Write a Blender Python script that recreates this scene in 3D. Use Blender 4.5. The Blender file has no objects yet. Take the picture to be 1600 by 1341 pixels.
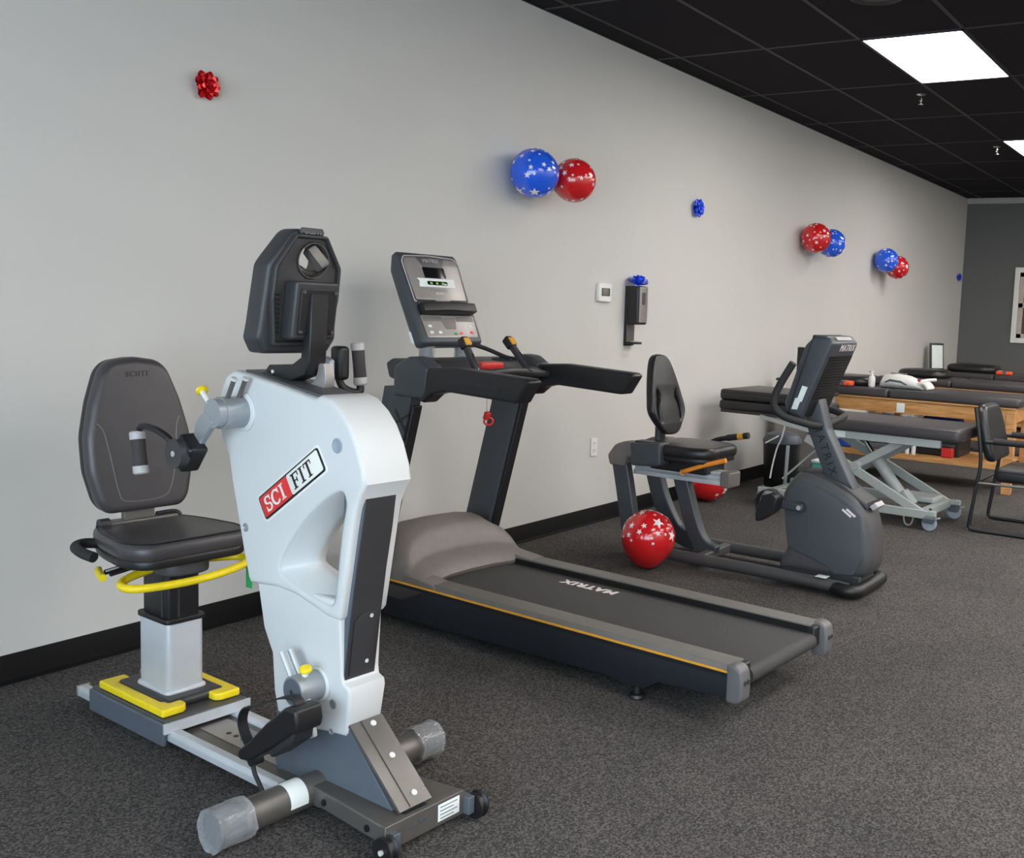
import bpy, bmesh, math, random
from mathutils import Vector, Matrix
from math import sin, cos, pi, radians

random.seed(7)
SC = bpy.context.scene
COL = SC.collection

# ------------------------------------------------------------------ camera
CAM_POS = Vector((0.0, -3.6592, 1.3851))
YAW, PITCH, ROLL = 1.0364, 0.1013, 0.0427
fw = Vector((sin(YAW), cos(YAW), 0)); rt = Vector((cos(YAW), -sin(YAW), 0)); up = Vector((0, 0, 1))
F = fw * cos(PITCH) - up * sin(PITCH)
U0 = up * cos(PITCH) + fw * sin(PITCH)
R_ = rt * cos(ROLL) + U0 * sin(ROLL)
U_ = U0 * cos(ROLL) - rt * sin(ROLL)
cd = bpy.data.cameras.new('camera')
cd.sensor_fit = 'HORIZONTAL'; cd.sensor_width = 36.0
cd.lens = 1599.09 / 1600 * 36.0
cd.shift_x = (800 - 1034.42) / 1600
cd.shift_y = (645.57 - 670.5) / 1600
cd.clip_start = 0.05; cd.clip_end = 100
cam = bpy.data.objects.new('camera', cd); COL.objects.link(cam)
M = Matrix((( R_.x, U_.x, -F.x, CAM_POS.x), (R_.y, U_.y, -F.y, CAM_POS.y), (R_.z, U_.z, -F.z, CAM_POS.z), (0, 0, 0, 1)))
cam.matrix_world = M
SC.camera = cam

# ------------------------------------------------------------------ world, exposure
world = bpy.data.worlds.new('daylight'); SC.world = world; world.use_nodes = True
bg = world.node_tree.nodes['Background']
bg.inputs['Color'].default_value = (0.70, 0.85, 1.0, 1)
SKY = 10.5
bg.inputs['Strength'].default_value = SKY
PANEL = 14.0           # ceiling panel emission
SC.view_settings.view_transform = 'Standard'
SC.view_settings.look = 'None'
SC.view_settings.gamma = 1.0
SC.view_settings.use_curve_mapping = False
SC.view_settings.exposure = 0.08

# room
X0, X1, Y1, H = -3.0, 13.93, -8.0, 3.02
# daylight comes in through the shop front behind the camera (a portal only guides the sampling of the sky)
pl = bpy.data.lights.new('shop_front_portal', 'AREA'); pl.shape = 'RECTANGLE'; pl.size = 2.2; pl.size_y = 6.0
pl.cycles.is_portal = True
po = bpy.data.objects.new('shop_front_portal', pl); COL.objects.link(po)
po.location = (X0 - 0.14, -4.0, 1.5); po.rotation_euler = (0, -pi / 2, 0)

# ------------------------------------------------------------------ materials
def lin(c):
    c = c / 255.0
    return c / 12.92 if c <= 0.04045 else ((c + 0.055) / 1.055) ** 2.4

MATS = {}
def mat(name, rgb, rough=0.5, metal=0.0, var=0.06, scale=25.0, bump=0.0, bscale=200.0, spec=0.5, coat=0.0, alpha=1.0, trans=0.0):
    if name in MATS: return MATS[name]
    m = bpy.data.materials.new(name); m.use_nodes = True
    nt = m.node_tree; b = nt.nodes['Principled BSDF']
    col = [lin(v) for v in rgb]
    tc = nt.nodes.new('ShaderNodeTexCoord')
    nz = nt.nodes.new('ShaderNodeTexNoise'); nz.inputs['Scale'].default_value = scale; nz.inputs['Detail'].default_value = 3
    nt.links.new(tc.outputs['Object'], nz.inputs['Vector'])
    rp = nt.nodes.new('ShaderNodeValToRGB')
    rp.color_ramp.elements[0].position = 0.3; rp.color_ramp.elements[1].position = 0.7
    rp.color_ramp.elements[0].color = tuple(v * (1 - var) for v in col) + (1,)
    rp.color_ramp.elements[1].color = tuple(min(1, v * (1 + var)) for v in col) + (1,)
    nt.links.new(nz.outputs['Fac'], rp.inputs['Fac'])
    nt.links.new(rp.outputs['Color'], b.inputs['Base Color'])
    b.inputs['Roughness'].default_value = rough
    b.inputs['Metallic'].default_value = metal
    b.inputs['Specular IOR Level'].default_value = spec
    b.inputs['Coat Weight'].default_value = coat
    b.inputs['Alpha'].default_value = alpha
    b.inputs['Transmission Weight'].default_value = trans
    if bump:
        n2 = nt.nodes.new('ShaderNodeTexNoise'); n2.inputs['Scale'].default_value = bscale; n2.inputs['Detail'].default_value = 2
        nt.links.new(tc.outputs['Object'], n2.inputs['Vector'])
        bp = nt.nodes.new('ShaderNodeBump'); bp.inputs['Strength'].default_value = bump; bp.inputs['Distance'].default_value = 0.003
        nt.links.new(n2.outputs['Fac'], bp.inputs['Height']); nt.links.new(bp.outputs['Normal'], b.inputs['Normal'])
    MATS[name] = m
    return m

def carpet_mat():
    m = bpy.data.materials.new('carpet'); m.use_nodes = True
    nt = m.node_tree; b = nt.nodes['Principled BSDF']
    tc = nt.nodes.new('ShaderNodeTexCoord')
    def noise(s, d):
        n = nt.nodes.new('ShaderNodeTexNoise'); n.inputs['Scale'].default_value = s; n.inputs['Detail'].default_value = d
        n.inputs['Roughness'].default_value = 0.7
        nt.links.new(tc.outputs['Object'], n.inputs['Vector']); return n
    a = noise(125, 4); c = noise(330, 3); big = noise(1.1, 3)
    mx = nt.nodes.new('ShaderNodeMix'); mx.data_type = 'FLOAT'; mx.inputs['Factor'].default_value = 0.45
    nt.links.new(a.outputs['Fac'], mx.inputs[2]); nt.links.new(c.outputs['Fac'], mx.inputs[3])
    rp = nt.nodes.new('ShaderNodeValToRGB'); e = rp.color_ramp.elements
    e[0].position = 0.38; e[0].color = (lin(50), lin(49), lin(50), 1)
    e[1].position = 0.62; e[1].color = (lin(106), lin(103), lin(101), 1)
    k = e.new(0.5); k.color = (lin(76), lin(74), lin(73), 1)
    vo = nt.nodes.new('ShaderNodeTexVoronoi'); vo.inputs['Scale'].default_value = 185
    nt.links.new(tc.outputs['Object'], vo.inputs['Vector'])
    sp = nt.nodes.new('ShaderNodeSeparateColor'); nt.links.new(vo.outputs['Color'], sp.inputs[0])
    m2 = nt.nodes.new('ShaderNodeMix'); m2.data_type = 'FLOAT'; m2.inputs['Factor'].default_value = 0.22
    nt.links.new(mx.outputs[0], m2.inputs[2]); nt.links.new(sp.outputs[0], m2.inputs[3])
    nt.links.new(m2.outputs[0], rp.inputs['Fac'])
    r2 = nt.nodes.new('ShaderNodeValToRGB')
    r2.color_ramp.elements[0].position = 0.35; r2.color_ramp.elements[0].color = (0.88, 0.88, 0.88, 1)
    r2.color_ramp.elements[1].position = 0.65; r2.color_ramp.elements[1].color = (1.1, 1.08, 1.07, 1)
    nt.links.new(big.outputs['Fac'], r2.inputs['Fac'])
    mm = nt.nodes.new('ShaderNodeMix'); mm.data_type = 'RGBA'; mm.blend_type = 'MULTIPLY'; mm.inputs['Factor'].default_value = 1
    nt.links.new(rp.outputs['Color'], mm.inputs[6]); nt.links.new(r2.outputs['Color'], mm.inputs[7])
    nt.links.new(mm.outputs[2], b.inputs['Base Color'])
    b.inputs['Roughness'].default_value = 0.95; b.inputs['Specular IOR Level'].default_value = 0.1
    bp = nt.nodes.new('ShaderNodeBump'); bp.inputs['Strength'].default_value = 0.35; bp.inputs['Distance'].default_value = 0.003
    nt.links.new(mx.outputs[0], bp.inputs['Height']); nt.links.new(bp.outputs['Normal'], b.inputs['Normal'])
    return m

def wood_mat():
    m = bpy.data.materials.new('oak'); m.use_nodes = True
    nt = m.node_tree; b = nt.nodes['Principled BSDF']
    tc = nt.nodes.new('ShaderNodeTexCoord'); mp = nt.nodes.new('ShaderNodeMapping')
    mp.inputs['Scale'].default_value = (14, 1.2, 14)
    nt.links.new(tc.outputs['Object'], mp.inputs['Vector'])
    n = nt.nodes.new('ShaderNodeTexNoise'); n.inputs['Scale'].default_value = 4; n.inputs['Detail'].default_value = 5; n.inputs['Distortion'].default_value = 0.6
    nt.links.new(mp.outputs['Vector'], n.inputs['Vector'])
    rp = nt.nodes.new('ShaderNodeValToRGB')
    rp.color_ramp.elements[0].position = 0.35; rp.color_ramp.elements[0].color = (lin(178), lin(124), lin(70), 1)
    rp.color_ramp.elements[1].position = 0.7; rp.color_ramp.elements[1].color = (lin(214), lin(164), lin(106), 1)
    nt.links.new(n.outputs['Fac'], rp.inputs['Fac']); nt.links.new(rp.outputs['Color'], b.inputs['Base Color'])
    b.inputs['Roughness'].default_value = 0.45
    return m

def emit_mat(name, rgb, s):
    m = bpy.data.materials.new(name); m.use_nodes = True
    nt = m.node_tree; b = nt.nodes['Principled BSDF']
    b.inputs['Base Color'].default_value = (0.8, 0.8, 0.8, 1)
    b.inputs['Emission Color'].default_value = (*rgb, 1); b.inputs['Emission Strength'].default_value = s
    return m

def glass_mat(name, tint, refl):
    m = bpy.data.materials.new(name); m.use_nodes = True
    nt = m.node_tree; nt.nodes.remove(nt.nodes['Principled BSDF'])
    t = nt.nodes.new('ShaderNodeBsdfTransparent'); t.inputs['Color'].default_value = (*tint, 1)
    g = nt.nodes.new('ShaderNodeBsdfGlossy'); g.inputs['Roughness'].default_value = 0.02
    mx = nt.nodes.new('ShaderNodeMixShader'); mx.inputs['Fac'].default_value = refl
    nt.links.new(t.outputs[0], mx.inputs[1]); nt.links.new(g.outputs[0], mx.inputs[2])
    nt.links.new(mx.outputs[0], nt.nodes['Material Output'].inputs['Surface'])
    return m

M_wall = mat('wall_paint', (204, 201, 196), 0.75, var=0.012, scale=1.5, bump=0.05, bscale=500, spec=0.25)
M_dark = mat('dark_wall_paint', (103, 103, 101), 0.7, var=0.02, scale=1.5, bump=0.05, bscale=500, spec=0.25)
M_strip = mat('trim_paint', (176, 170, 166), 0.6)
M_tile = mat('ceiling_tile', (42, 39, 42), 0.9, var=0.1, scale=60, bump=0.25, bscale=350, spec=0.1)
M_tee = mat('ceiling_grid', (48, 46, 48), 0.6, var=0.05)
M_base = mat('vinyl_baseboard', (15, 14, 15), 0.6, var=0.08, spec=0.2)
M_carpet = carpet_mat()
M_wood = wood_mat()
M_white = mat('white_shell', (207, 208, 208), 0.42, var=0.012, scale=6, coat=0.0)
M_whitep = mat('white_plastic', (232, 230, 224), 0.4, var=0.02)
M_silver = mat('silver_paint', (192, 195, 199), 0.35, metal=0.2, var=0.03)
M_chrome = mat('chrome', (205, 205, 205), 0.16, metal=1.0, var=0.02)
M_steel = mat('grey_steel', (112, 108, 104), 0.42, metal=0.55, var=0.04)
M_bluegrey = mat('blue_grey_panel', (84, 91, 100), 0.5, var=0.04)
M_char = mat('charcoal_plastic', (74, 73, 74), 0.42, var=0.05, bump=0.08, bscale=700)
M_char2 = mat('dark_grey_plastic', (52, 51, 53), 0.45, var=0.06, bump=0.08, bscale=700)
M_black = mat('black_plastic', (27, 26, 28), 0.42, var=0.08, bump=0.06, bscale=600)
M_alu = mat('cast_aluminium', (158, 163, 168), 0.34, metal=0.45, var=0.03)
M_bolt = mat('zinc_bolt', (214, 214, 210), 0.3, metal=0.1, var=0.03)
M_rubber = mat('black_rubber', (34, 33, 34), 0.65, var=0.1, bump=0.15, bscale=500)
M_vinyl = mat('charcoal_vinyl', (66, 62, 64), 0.38, var=0.04, bump=0.12, bscale=420)
M_vinylblk = mat('black_vinyl', (31, 30, 31), 0.36, var=0.05, bump=0.1, bscale=420)
M_yellow = mat('yellow_paint', (240, 212, 28), 0.4, var=0.03)
M_amber = mat('amber_stripe', (222, 158, 52), 0.4, var=0.04)
M_orange = mat('orange_plastic', (248, 150, 50), 0.4, var=0.03)
M_orangered = mat('orange_red_plastic', (238, 92, 48), 0.4, var=0.04)
M_red = mat('red_plastic', (200, 46, 42), 0.35, var=0.04)
M_redfoil = mat('red_foil', (206, 26, 32), 0.2, metal=0.35, var=0.08)
M_bluefoil = mat('blue_foil', (44, 88, 238), 0.25, metal=0.0, var=0.08)
M_redbal = mat('red_latex', (206, 30, 34), 0.16, var=0.03, coat=0.4)
M_bluebal = mat('blue_latex', (38, 96, 226), 0.16, var=0.03, coat=0.4)
M_star = mat('white_print', (238, 226, 226), 0.3, var=0.02)
M_greyfab = mat('warm_grey_plastic', (112, 104, 99), 0.45, var=0.05, bump=0.1, bscale=500)
M_rail = mat('grey_rail_top', (104, 100, 95), 0.5, var=0.05, bump=0.1, bscale=500)
M_belt = mat('running_belt', (62, 60, 60), 0.7, var=0.06, scale=120, bump=0.3, bscale=900)
M_navy = mat('dark_side_cover', (26, 28, 34), 0.45, var=0.06)
M_frame = mat('blue_grey_metal', (68, 71, 76), 0.4, metal=0.2, var=0.04)
M_face = mat('silver_face', (152, 146, 143), 0.35, metal=0.35, var=0.05)
M_screen = mat('screen_black', (22, 20, 22), 0.15, var=0.03)
M_green = mat('green_plastic', (50, 160, 90), 0.5)
M_grip = mat('grey_foam', (58, 54, 55), 0.8, var=0.08, bump=0.2, bscale=800)
M_gripend = mat('grip_grey', (176, 172, 172), 0.5)
M_hilo = mat('grey_powder_coat', (172, 178, 176), 0.4, var=0.03)
M_caster = mat('grey_caster', (150, 160, 172), 0.5)
M_paper = mat('paper', (228, 234, 232), 0.7, var=0.03)
M_wrap = mat('plastic_wrap', (188, 190, 194), 0.14, var=0.15, scale=60, bump=0.45, bscale=45, alpha=0.38)
M_teal = mat('teal_box', (92, 190, 172), 0.5)
M_bluebag = mat('blue_fabric', (34, 72, 168), 0.7, var=0.1)
M_navybag = mat('navy_fabric', (28, 36, 74), 0.7, var=0.1)
M_boxgrey = mat('cart_grey', (128, 126, 122), 0.5)
M_lcd = mat('lcd_grey', (120, 126, 116), 0.25)
M_redlogo = mat('logo_red', (214, 44, 44), 0.35)
M_inkblack = mat('ink_black', (20, 20, 20), 0.4)
M_inkdark = mat('ink_dark', (48, 52, 58), 0.45)

# ------------------------------------------------------------------ mesh helpers
def mesh_obj(name, me, m, parent=None, sharp=35):
    me.materials.clear(); me.materials.append(m)
    if len(me.polygons):
        me.shade_smooth()
        me.set_sharp_from_angle(angle=radians(sharp))
    o = bpy.data.objects.new(name, me); COL.objects.link(o)
    if parent: o.parent = parent
    return o

def cr(pts, n=6, closed=False):
    """Catmull-Rom resampling of a list of points."""
    P = [Vector(p) for p in pts]; N = len(P); out = []
    rng = range(N) if closed else range(N - 1)
    for i in rng:
        if closed: a, b, c, d = P[(i - 1) % N], P[i], P[(i + 1) % N], P[(i + 2) % N]
        else: a, b, c, d = P[max(i - 1, 0)], P[i], P[i + 1], P[min(i + 2, N - 1)]
        for k in range(n):
            t = k / n
            out.append(0.5 * ((2 * b) + (c - a) * t + (2 * a - 5 * b + 4 * c - d) * t * t + (3 * b - a - 3 * c + d) * t ** 3))
    if not closed: out.append(P[-1])
    return out

def rnd(pts, r, n=5):
    """round the corners of a closed 2D outline"""
    P = [Vector((p[0], p[1])) for p in pts]; N = len(P); out = []
    for i in range(N):
        a, b, c = P[i - 1], P[i], P[(i + 1) % N]
        ri = r[i] if isinstance(r, (list, tuple)) else r
        d1, d2 = (a - b), (c - b)
        k = min(ri, d1.length * 0.49, d2.length * 0.49)
        if k < 1e-5: out.append((b.x, b.y)); continue
        s, e = b + d1.normalized() * k, b + d2.normalized() * k
        for j in range(n + 1):
            t = j / n
            q = s * (1 - t) ** 2 + b * 2 * t * (1 - t) + e * t * t
            out.append((q.x, q.y))
    return out

class G:
    def __init__(s): s.v = []; s.f = []
    def add(s, vs, fs):
        o = len(s.v); s.v += [tuple(v) for v in vs]; s.f += [tuple(i + o for i in f) for f in fs]; return s
    def box(s, x0, x1, y0, y1, z0, z1):
        v = [(x0, y0, z0), (x1, y0, z0), (x1, y1, z0), (x0, y1, z0), (x0, y0, z1), (x1, y0, z1), (x1, y1, z1), (x0, y1, z1)]
        return s.add(v, [(3, 2, 1, 0), (4, 5, 6, 7), (0, 1, 5, 4), (1, 2, 6, 5), (2, 3, 7, 6), (3, 0, 4, 7)])
    def obox(s, c, ax, ay, az):
        c = Vector(c); ax, ay, az = Vector(ax), Vector(ay), Vector(az)
        v = [c + ax * i + ay * j + az * k for k in (-1, 1) for (i, j) in ((-1, -1), (1, -1), (1, 1), (-1, 1))]
        fs = [(3, 2, 1, 0), (4, 5, 6, 7), (0, 1, 5, 4), (1, 2, 6, 5), (2, 3, 7, 6), (3, 0, 4, 7)]
        if ax.cross(ay).dot(az) < 0: fs = [f[::-1] for f in fs]
        return s.add(v, fs)
    def beam(s, p0, p1, w, h, side=(1, 0, 0)):
        """rectangular bar from p0 to p1: w along side, h across"""
        p0, p1 = Vector(p0), Vector(p1); d = p1 - p0; sd = Vector(side)
        sd = (sd - d * (sd.dot(d) / d.length_squared)).normalized(); u = d.cross(sd).normalized()
        return s.obox((p0 + p1) / 2, sd * w / 2, d / 2, u * h / 2)
    def rings(s, rs, cap=True, closed=False):
        n = len(rs[0]); v = [p for r in rs for p in r]; f = []
        m = len(rs); 
        for i in range(m if closed else m - 1):
            j = (i + 1) % m
            for k in range(n):
                f.append((i * n + k, i * n + (k + 1) % n, j * n + (k + 1) % n, j * n + k))
        if cap and not closed:
            f.append(tuple(range(n))[::-1]); f.append(tuple((m - 1) * n + k for k in range(n)))
        return s.add(v, f)
    def cyl(s, p0, p1, r0, r1=None, n=24, cap=True):
        r1 = r0 if r1 is None else r1
        p0, p1 = Vector(p0), Vector(p1); d = (p1 - p0).normalized()
        a = d.orthogonal().normalized(); b = d.cross(a)
        R = lambda c, r: [c + a * (r * cos(2 * pi * k / n)) + b * (r * sin(2 * pi * k / n)) for k in range(n)]
        return s.rings([R(p0, r0), R(p1, r1)], cap)
    def tube(s, pts, r, n=12, closed=False, cap=True, flat=None):
        P = [Vector(p) for p in pts]; N = len(P); rs = []; prev = None
        for i in range(N):
            if closed: d = P[(i + 1) % N] - P[i - 1]
            else: d = P[min(i + 1, N - 1)] - P[max(i - 1, 0)]
            d.normalize()
            if prev is None: a = d.orthogonal().normalized()
            else:
                a = prev - d * prev.dot(d)
                a = a.normalized() if a.length > 1e-6 else d.orthogonal().normalized()
            prev = a; b = d.cross(a)
            ri = r[i] if isinstance(r, (list, tuple)) else r
            rs.append([P[i] + a * (ri * cos(2 * pi * k / n)) + b * (ri * sin(2 * pi * k / n)) for k in range(n)])
        return s.rings(rs, cap, closed)
    def ribbon(s, pts, w, t, side=(1, 0, 0)):
        """flat bar of width w (along side) and thickness t swept along pts"""
        P = [Vector(p) for p in pts]; N = len(P); rs = []
        for i in range(N):
            d = (P[min(i + 1, N - 1)] - P[max(i - 1, 0)]).normalized()
            sd = Vector(side); sd = (sd - d * sd.dot(d)).normalized(); u = d.cross(sd)
            rs.append([P[i] + sd * a * w / 2 + u * b * t / 2 for a, b in ((-1, -1), (1, -1), (1, 1), (-1, 1))])
        return s.rings(rs)
    def lathe(s, prof, c=(0, 0, 0), axis=(0, 0, 1), n=32, cap=True):
        c = Vector(c); d = Vector(axis).normalized(); a = d.orthogonal().normalized(); b = d.cross(a)
        rs = [[c + d * h + a * (r * cos(2 * pi * k / n)) + b * (r * sin(2 * pi * k / n)) for k in range(n)] for r, h in prof]
        return s.rings(rs, cap)
    def prism(s, out, ax, a, b):
        mp = {'x': lambda u, v, w: (w, u, v), 'y': lambda u, v, w: (u, w, v), 'z': lambda u, v, w: (u, v, w)}[ax]
        A = [mp(p[0], p[1], a) for p in out]; B = [mp(p[0], p[1], b) for p in out]
        return s.rings([A, B])
    def obj(s, name, m, parent=None, bevel=0.0, seg=2, sharp=35, shear=None):
        vs = s.v
        if shear: vs = [shear(Vector(v)) for v in vs]
        me = bpy.data.meshes.new(name); me.from_pydata([tuple(v) for v in vs], [], s.f)
        bm = bmesh.new(); bm.from_mesh(me); bmesh.ops.recalc_face_normals(bm, faces=bm.faces); bm.to_mesh(me); bm.free()
        me.update()
        o = mesh_obj(name, me, m, parent, sharp)
        if bevel:
            md = o.modifiers.new('bevel', 'BEVEL'); md.width = bevel; md.segments = seg; md.limit_method = 'ANGLE'; md.angle_limit = radians(32)
            md.harden_normals = False
        return o

def plate(name, outs, ax, a, b, m, parent=None, bevel=0.004, shear=None, res=2):
    """solid of a 2D outline (first) with holes (others) between planes a..b along ax, with rounded edges"""
    cu = bpy.data.curves.new('tmp', 'CURVE'); cu.dimensions = '2D'; cu.fill_mode = 'BOTH'
    for o in outs:
        sp = cu.splines.new('POLY'); sp.points.add(len(o) - 1); sp.use_cyclic_u = True
        for i, p in enumerate(o): sp.points[i].co = (p[0], p[1], 0, 1)
    h = abs(b - a) / 2; bv = min(bevel, h * 0.98)
    cu.extrude = h - bv; cu.bevel_depth = bv; cu.offset = -bv; cu.bevel_resolution = res
    t = bpy.data.objects.new('tmp', cu); COL.objects.link(t)
    dg = bpy.context.evaluated_depsgraph_get(); dg.update()
    me = bpy.data.meshes.new_from_object(t.evaluated_get(dg))
    bpy.data.objects.remove(t); bpy.data.curves.remove(cu)
    mid = (a + b) / 2
    mp = {'x': lambda v: (mid + v.z, v.x, v.y), 'y': lambda v: (v.x, mid - v.z, v.y), 'z': lambda v: (v.x, v.y, mid + v.z)}[ax]
    for v in me.vertices:
        q = Vector(mp(v.co)); v.co = shear(q) if shear else q
    bm = bmesh.new(); bm.from_mesh(me); bmesh.ops.remove_doubles(bm, verts=bm.verts, dist=1e-5)
    bmesh.ops.recalc_face_normals(bm, faces=bm.faces); bm.to_mesh(me); bm.free()
    me.name = name
    return mesh_obj(name, me, m, parent, 40)

def frame_plate(name, outs, o, r, u, t, m, parent=None, bevel=0.001):
    """plate lying in the plane origin o, right r, up u; thickness t outward (r x u)"""
    o, r, u = Vector(o), Vector(r).normalized(), Vector(u).normalized(); nrm = r.cross(u)
    return plate(name, outs, 'z', 0, t, m, parent, bevel, shear=lambda q: o + r * q.x + u * q.y + nrm * q.z, res=1)

def rect(x0, x1, y0, y1, r=0.0):
    p = [(x0, y0), (x1, y0), (x1, y1), (x0, y1)]
    return rnd(p, r, 4) if r else p

def text(name, s, o, r, u, size, m, parent=None, depth=0.0012, align='CENTER', space=1.0, bold=0.0):
    cu = bpy.data.curves.new('tmp', 'FONT'); cu.body = s; cu.size = size; cu.align_x = align; cu.align_y = 'CENTER'
    cu.extrude = depth / 2; cu.offset = bold; cu.space_character = space; cu.resolution_u = 3
    t = bpy.data.objects.new('tmp', cu); COL.objects.link(t)
    dg = bpy.context.evaluated_depsgraph_get(); dg.update()
    me = bpy.data.meshes.new_from_object(t.evaluated_get(dg))
    bpy.data.objects.remove(t); bpy.data.curves.remove(cu)
    o, r, u = Vector(o), Vector(r).normalized(), Vector(u).normalized(); n = r.cross(u)
    for v in me.vertices: v.co = o + r * v.co.x + u * v.co.y + n * (v.co.z + depth / 2)
    me.name = name
    return mesh_obj(name, me, m, parent)

def tag(o, label=None, cat=None, group=None, kind=None):
    if label: o['label'] = label
    if cat: o['category'] = cat
    if group: o['group'] = group
    if kind: o['kind'] = kind
    return o
def thing(name, loc, rz, label, cat, group=None):
    o = bpy.data.objects.new(name, None); COL.objects.link(o); o.empty_display_size = 0.1
    o.location = loc; o.rotation_euler = (0, 0, radians(rz))
    return tag(o, label, cat, group)
def struct(o, label=None): o['kind'] = 'structure'; 
def bx(name, x0, x1, y0, y1, z0, z1, m, parent=None, bevel=0.0, seg=2): return G().box(x0, x1, y0, y1, z0, z1).obj(name, m, parent, bevel, seg)

# ------------------------------------------------------------------ setting
def st(o, label): return tag(o, label, None, None, 'structure')
st(bx('floor', X0 - .1, X1 + .12, Y1 - .1, .12, -0.05, 0.0, M_carpet), 'charcoal speckled carpet floor')
st(bx('wall_left', X0 - .1, X1 + .12, 0.0, 0.12, 0.0, H + .1, M_wall), 'long light grey painted wall behind the machines')
st(bx('wall_right', X0 - .1, X1 + .12, Y1 - .1, Y1, 0.0, H + .1, M_wall), 'light grey wall across the room')
# far dark wall with a window opening
WY0, WY1, WZ0, WZ1 = -1.56, -0.745, 1.20, 2.06
g = G(); g.box(X1, X1 + .1, WY1, 0, 0, H); g.box(X1, X1 + .1, Y1, WY0, 0, H); g.box(X1, X1 + .1, WY0, WY1, 0, WZ0); g.box(X1, X1 + .1, WY0, WY1, WZ1, H)
st(g.obj('wall_back', M_dark), 'dark grey painted wall at the far end')
st(bx('trim_1', X1 - .018, X1, Y1, -0.001, 2.945, H, M_strip), 'light strip under the ceiling on the far wall')
w1 = thing('window_1', (X1, (WY0 + WY1) / 2, WZ0), 0, 'white framed window on the far dark grey wall', None); w1['kind'] = 'structure'
def W(name, y0, y1, z0, z1, x0, x1, m, bev=.004):
    c = (WY0 + WY1) / 2
    return bx(name, x0 - 0, x1 - 0, y0 - c, y1 - c, z0 - WZ0, z1 - WZ0, m, w1, bev)
W('casing', WY1 - .005, WY1 + .06, WZ0 - .06, WZ1 + .06, -.025, 0, M_whitep); W('casing', WY0 - .06, WY0 + .005, WZ0 - .06, WZ1 + .06, -.025, 0, M_whitep)
W('casing', WY0, WY1, WZ1 - .005, WZ1 + .06, -.025, 0, M_whitep); W('casing', WY0, WY1, WZ0 - .06, WZ0 + .005, -.025, 0, M_whitep)
M_sash = mat('sash_beige', (190, 176, 166), .5)
for (a, b_, c, d) in ((WY1 - .06, WY1, WZ0, WZ1), (WY0, WY0 + .06, WZ0, WZ1), (WY0, WY1, WZ0, WZ0 + .06), (WY0, WY1, WZ1 - .06, WZ1), (WY0, WY1, 1.60, 1.66)):
    W('sash', a, b_, c, d, 0.02, .06, M_sash, .003)
M_pane = mat('dark_pane', (74, 66, 52), .08, var=.1)
W('pane', WY0 + .06, WY1 - .06, WZ0 + .06, 1.60, .04, .05, M_pane, 0); W('pane', WY0 + .06, WY1 - .06, 1.66, WZ1 - .06, .04, .05, M_pane, 0)
# shop front behind the camera
SY0, SY1, SZ0, SZ1 = -7.0, -1.0, 0.4, 2.6
g = G(); g.box(X0 - .1, X0, SY1, 0, 0, H); g.box(X0 - .1, X0, Y1, SY0, 0, H); g.box(X0 - .1, X0, SY0, SY1, 0, SZ0); g.box(X0 - .1, X0, SY0, SY1, SZ1, H)
st(g.obj('wall_front', M_wall), 'light grey wall around the shop window')
w2 = thing('window_2', (X0, -4, SZ0), 0, 'wide shop front window letting in daylight', None); w2['kind'] = 'structure'
Mgl = glass_mat('clear_glass', (0.95, 0.97, 0.97), 0.06)
for i in range(4):
    a = -3 + i * 1.5
    bx('mullion', -.08, -.02, a - .03, a + .03, 0, SZ1 - SZ0, M_char2, w2, .004)
    bx('pane', -.055, -.045, a + .03, a + 1.47, .0, SZ1 - SZ0, Mgl, w2)
bx('mullion', -.08, -.02, 2.97, 3.0, 0, SZ1 - SZ0, M_char2, w2, .004)
# baseboards with a small cove toe
g = G(); g.prism([(0, 0), (-.02, 0), (-.02, .004), (-.010, .012), (-.008, .02), (-.008, .098), (-.006, .1016), (0, .1016)], 'x', X0, X1)
st(g.obj('baseboard_left', M_base), 'black vinyl baseboard along the light grey wall')
g = G(); g.prism([(X1, 0), (X1 - .02, 0), (X1 - .008, .02), (X1 - .008, .1016), (X1, .1016)], 'y', Y1, 0)
st(g.obj('baseboard_back', M_base), 'black vinyl baseboard on the far wall')
# ceiling: slab above, tees, tiles
ceil = st(bx('ceiling', X0 - .1, X1 + .12, Y1 - .1, .12, H + .035, H + .1, M_tile), 'black suspended ceiling of large tiles in a grid')
TX, TY, GX, GY = 1.2192, 0.6096, 5.9094, -0.7955 + 0.6096
gx = []; x = GX
while x > X0: x -= TX
while x < X1: gx.append(x); x += TX
gx.append(x)
gy = [GY - i * TY for i in range(-1, 14)]
LIGHTS = []
for ix in range(len(gx) - 1):
    k = round((gx[ix] - GX) / TX)
    for iy in range(len(gy) - 1):
        if gx[ix] > X0 and gx[ix + 1] < X1 and gy[iy + 1] > Y1 and ((k % 3 == 0 and -1.41 < gy[iy] < -1.40) or (k % 3 != 1 and any(abs(gy[iy] - (GY - j * TY)) < .01 and not (j == 5 and k in (-4, -6)) for j in (5, 8, 11)))):
            LIGHTS.append((gx[ix], gy[iy], k)); continue
        xa, xb = max(gx[ix], X0) + .011, min(gx[ix + 1], X1) - .011
        ya, yb = min(gy[iy], 0) - .011, max(gy[iy + 1], Y1) + .011
        if xb - xa < .03 or ya - yb < .03: continue
        bx('ceiling_tile', xa, xb, yb, ya, H - .002, H + .02, M_tile, ceil)
for x in gx:
    if X0 < x < X1: bx('grid_bar', x - .012, x + .012, Y1, 0, H - .005, H + .005, M_tee, ceil)
for y in gy:
    if Y1 < y < 0: bx('grid_bar', X0, X1, y - .012, y + .012, H - .006, H + .004, M_tee, ceil)
bx('wall_angle', X0, X1, -.022, 0, H - .005, H + .003, M_base, ceil)
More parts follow.
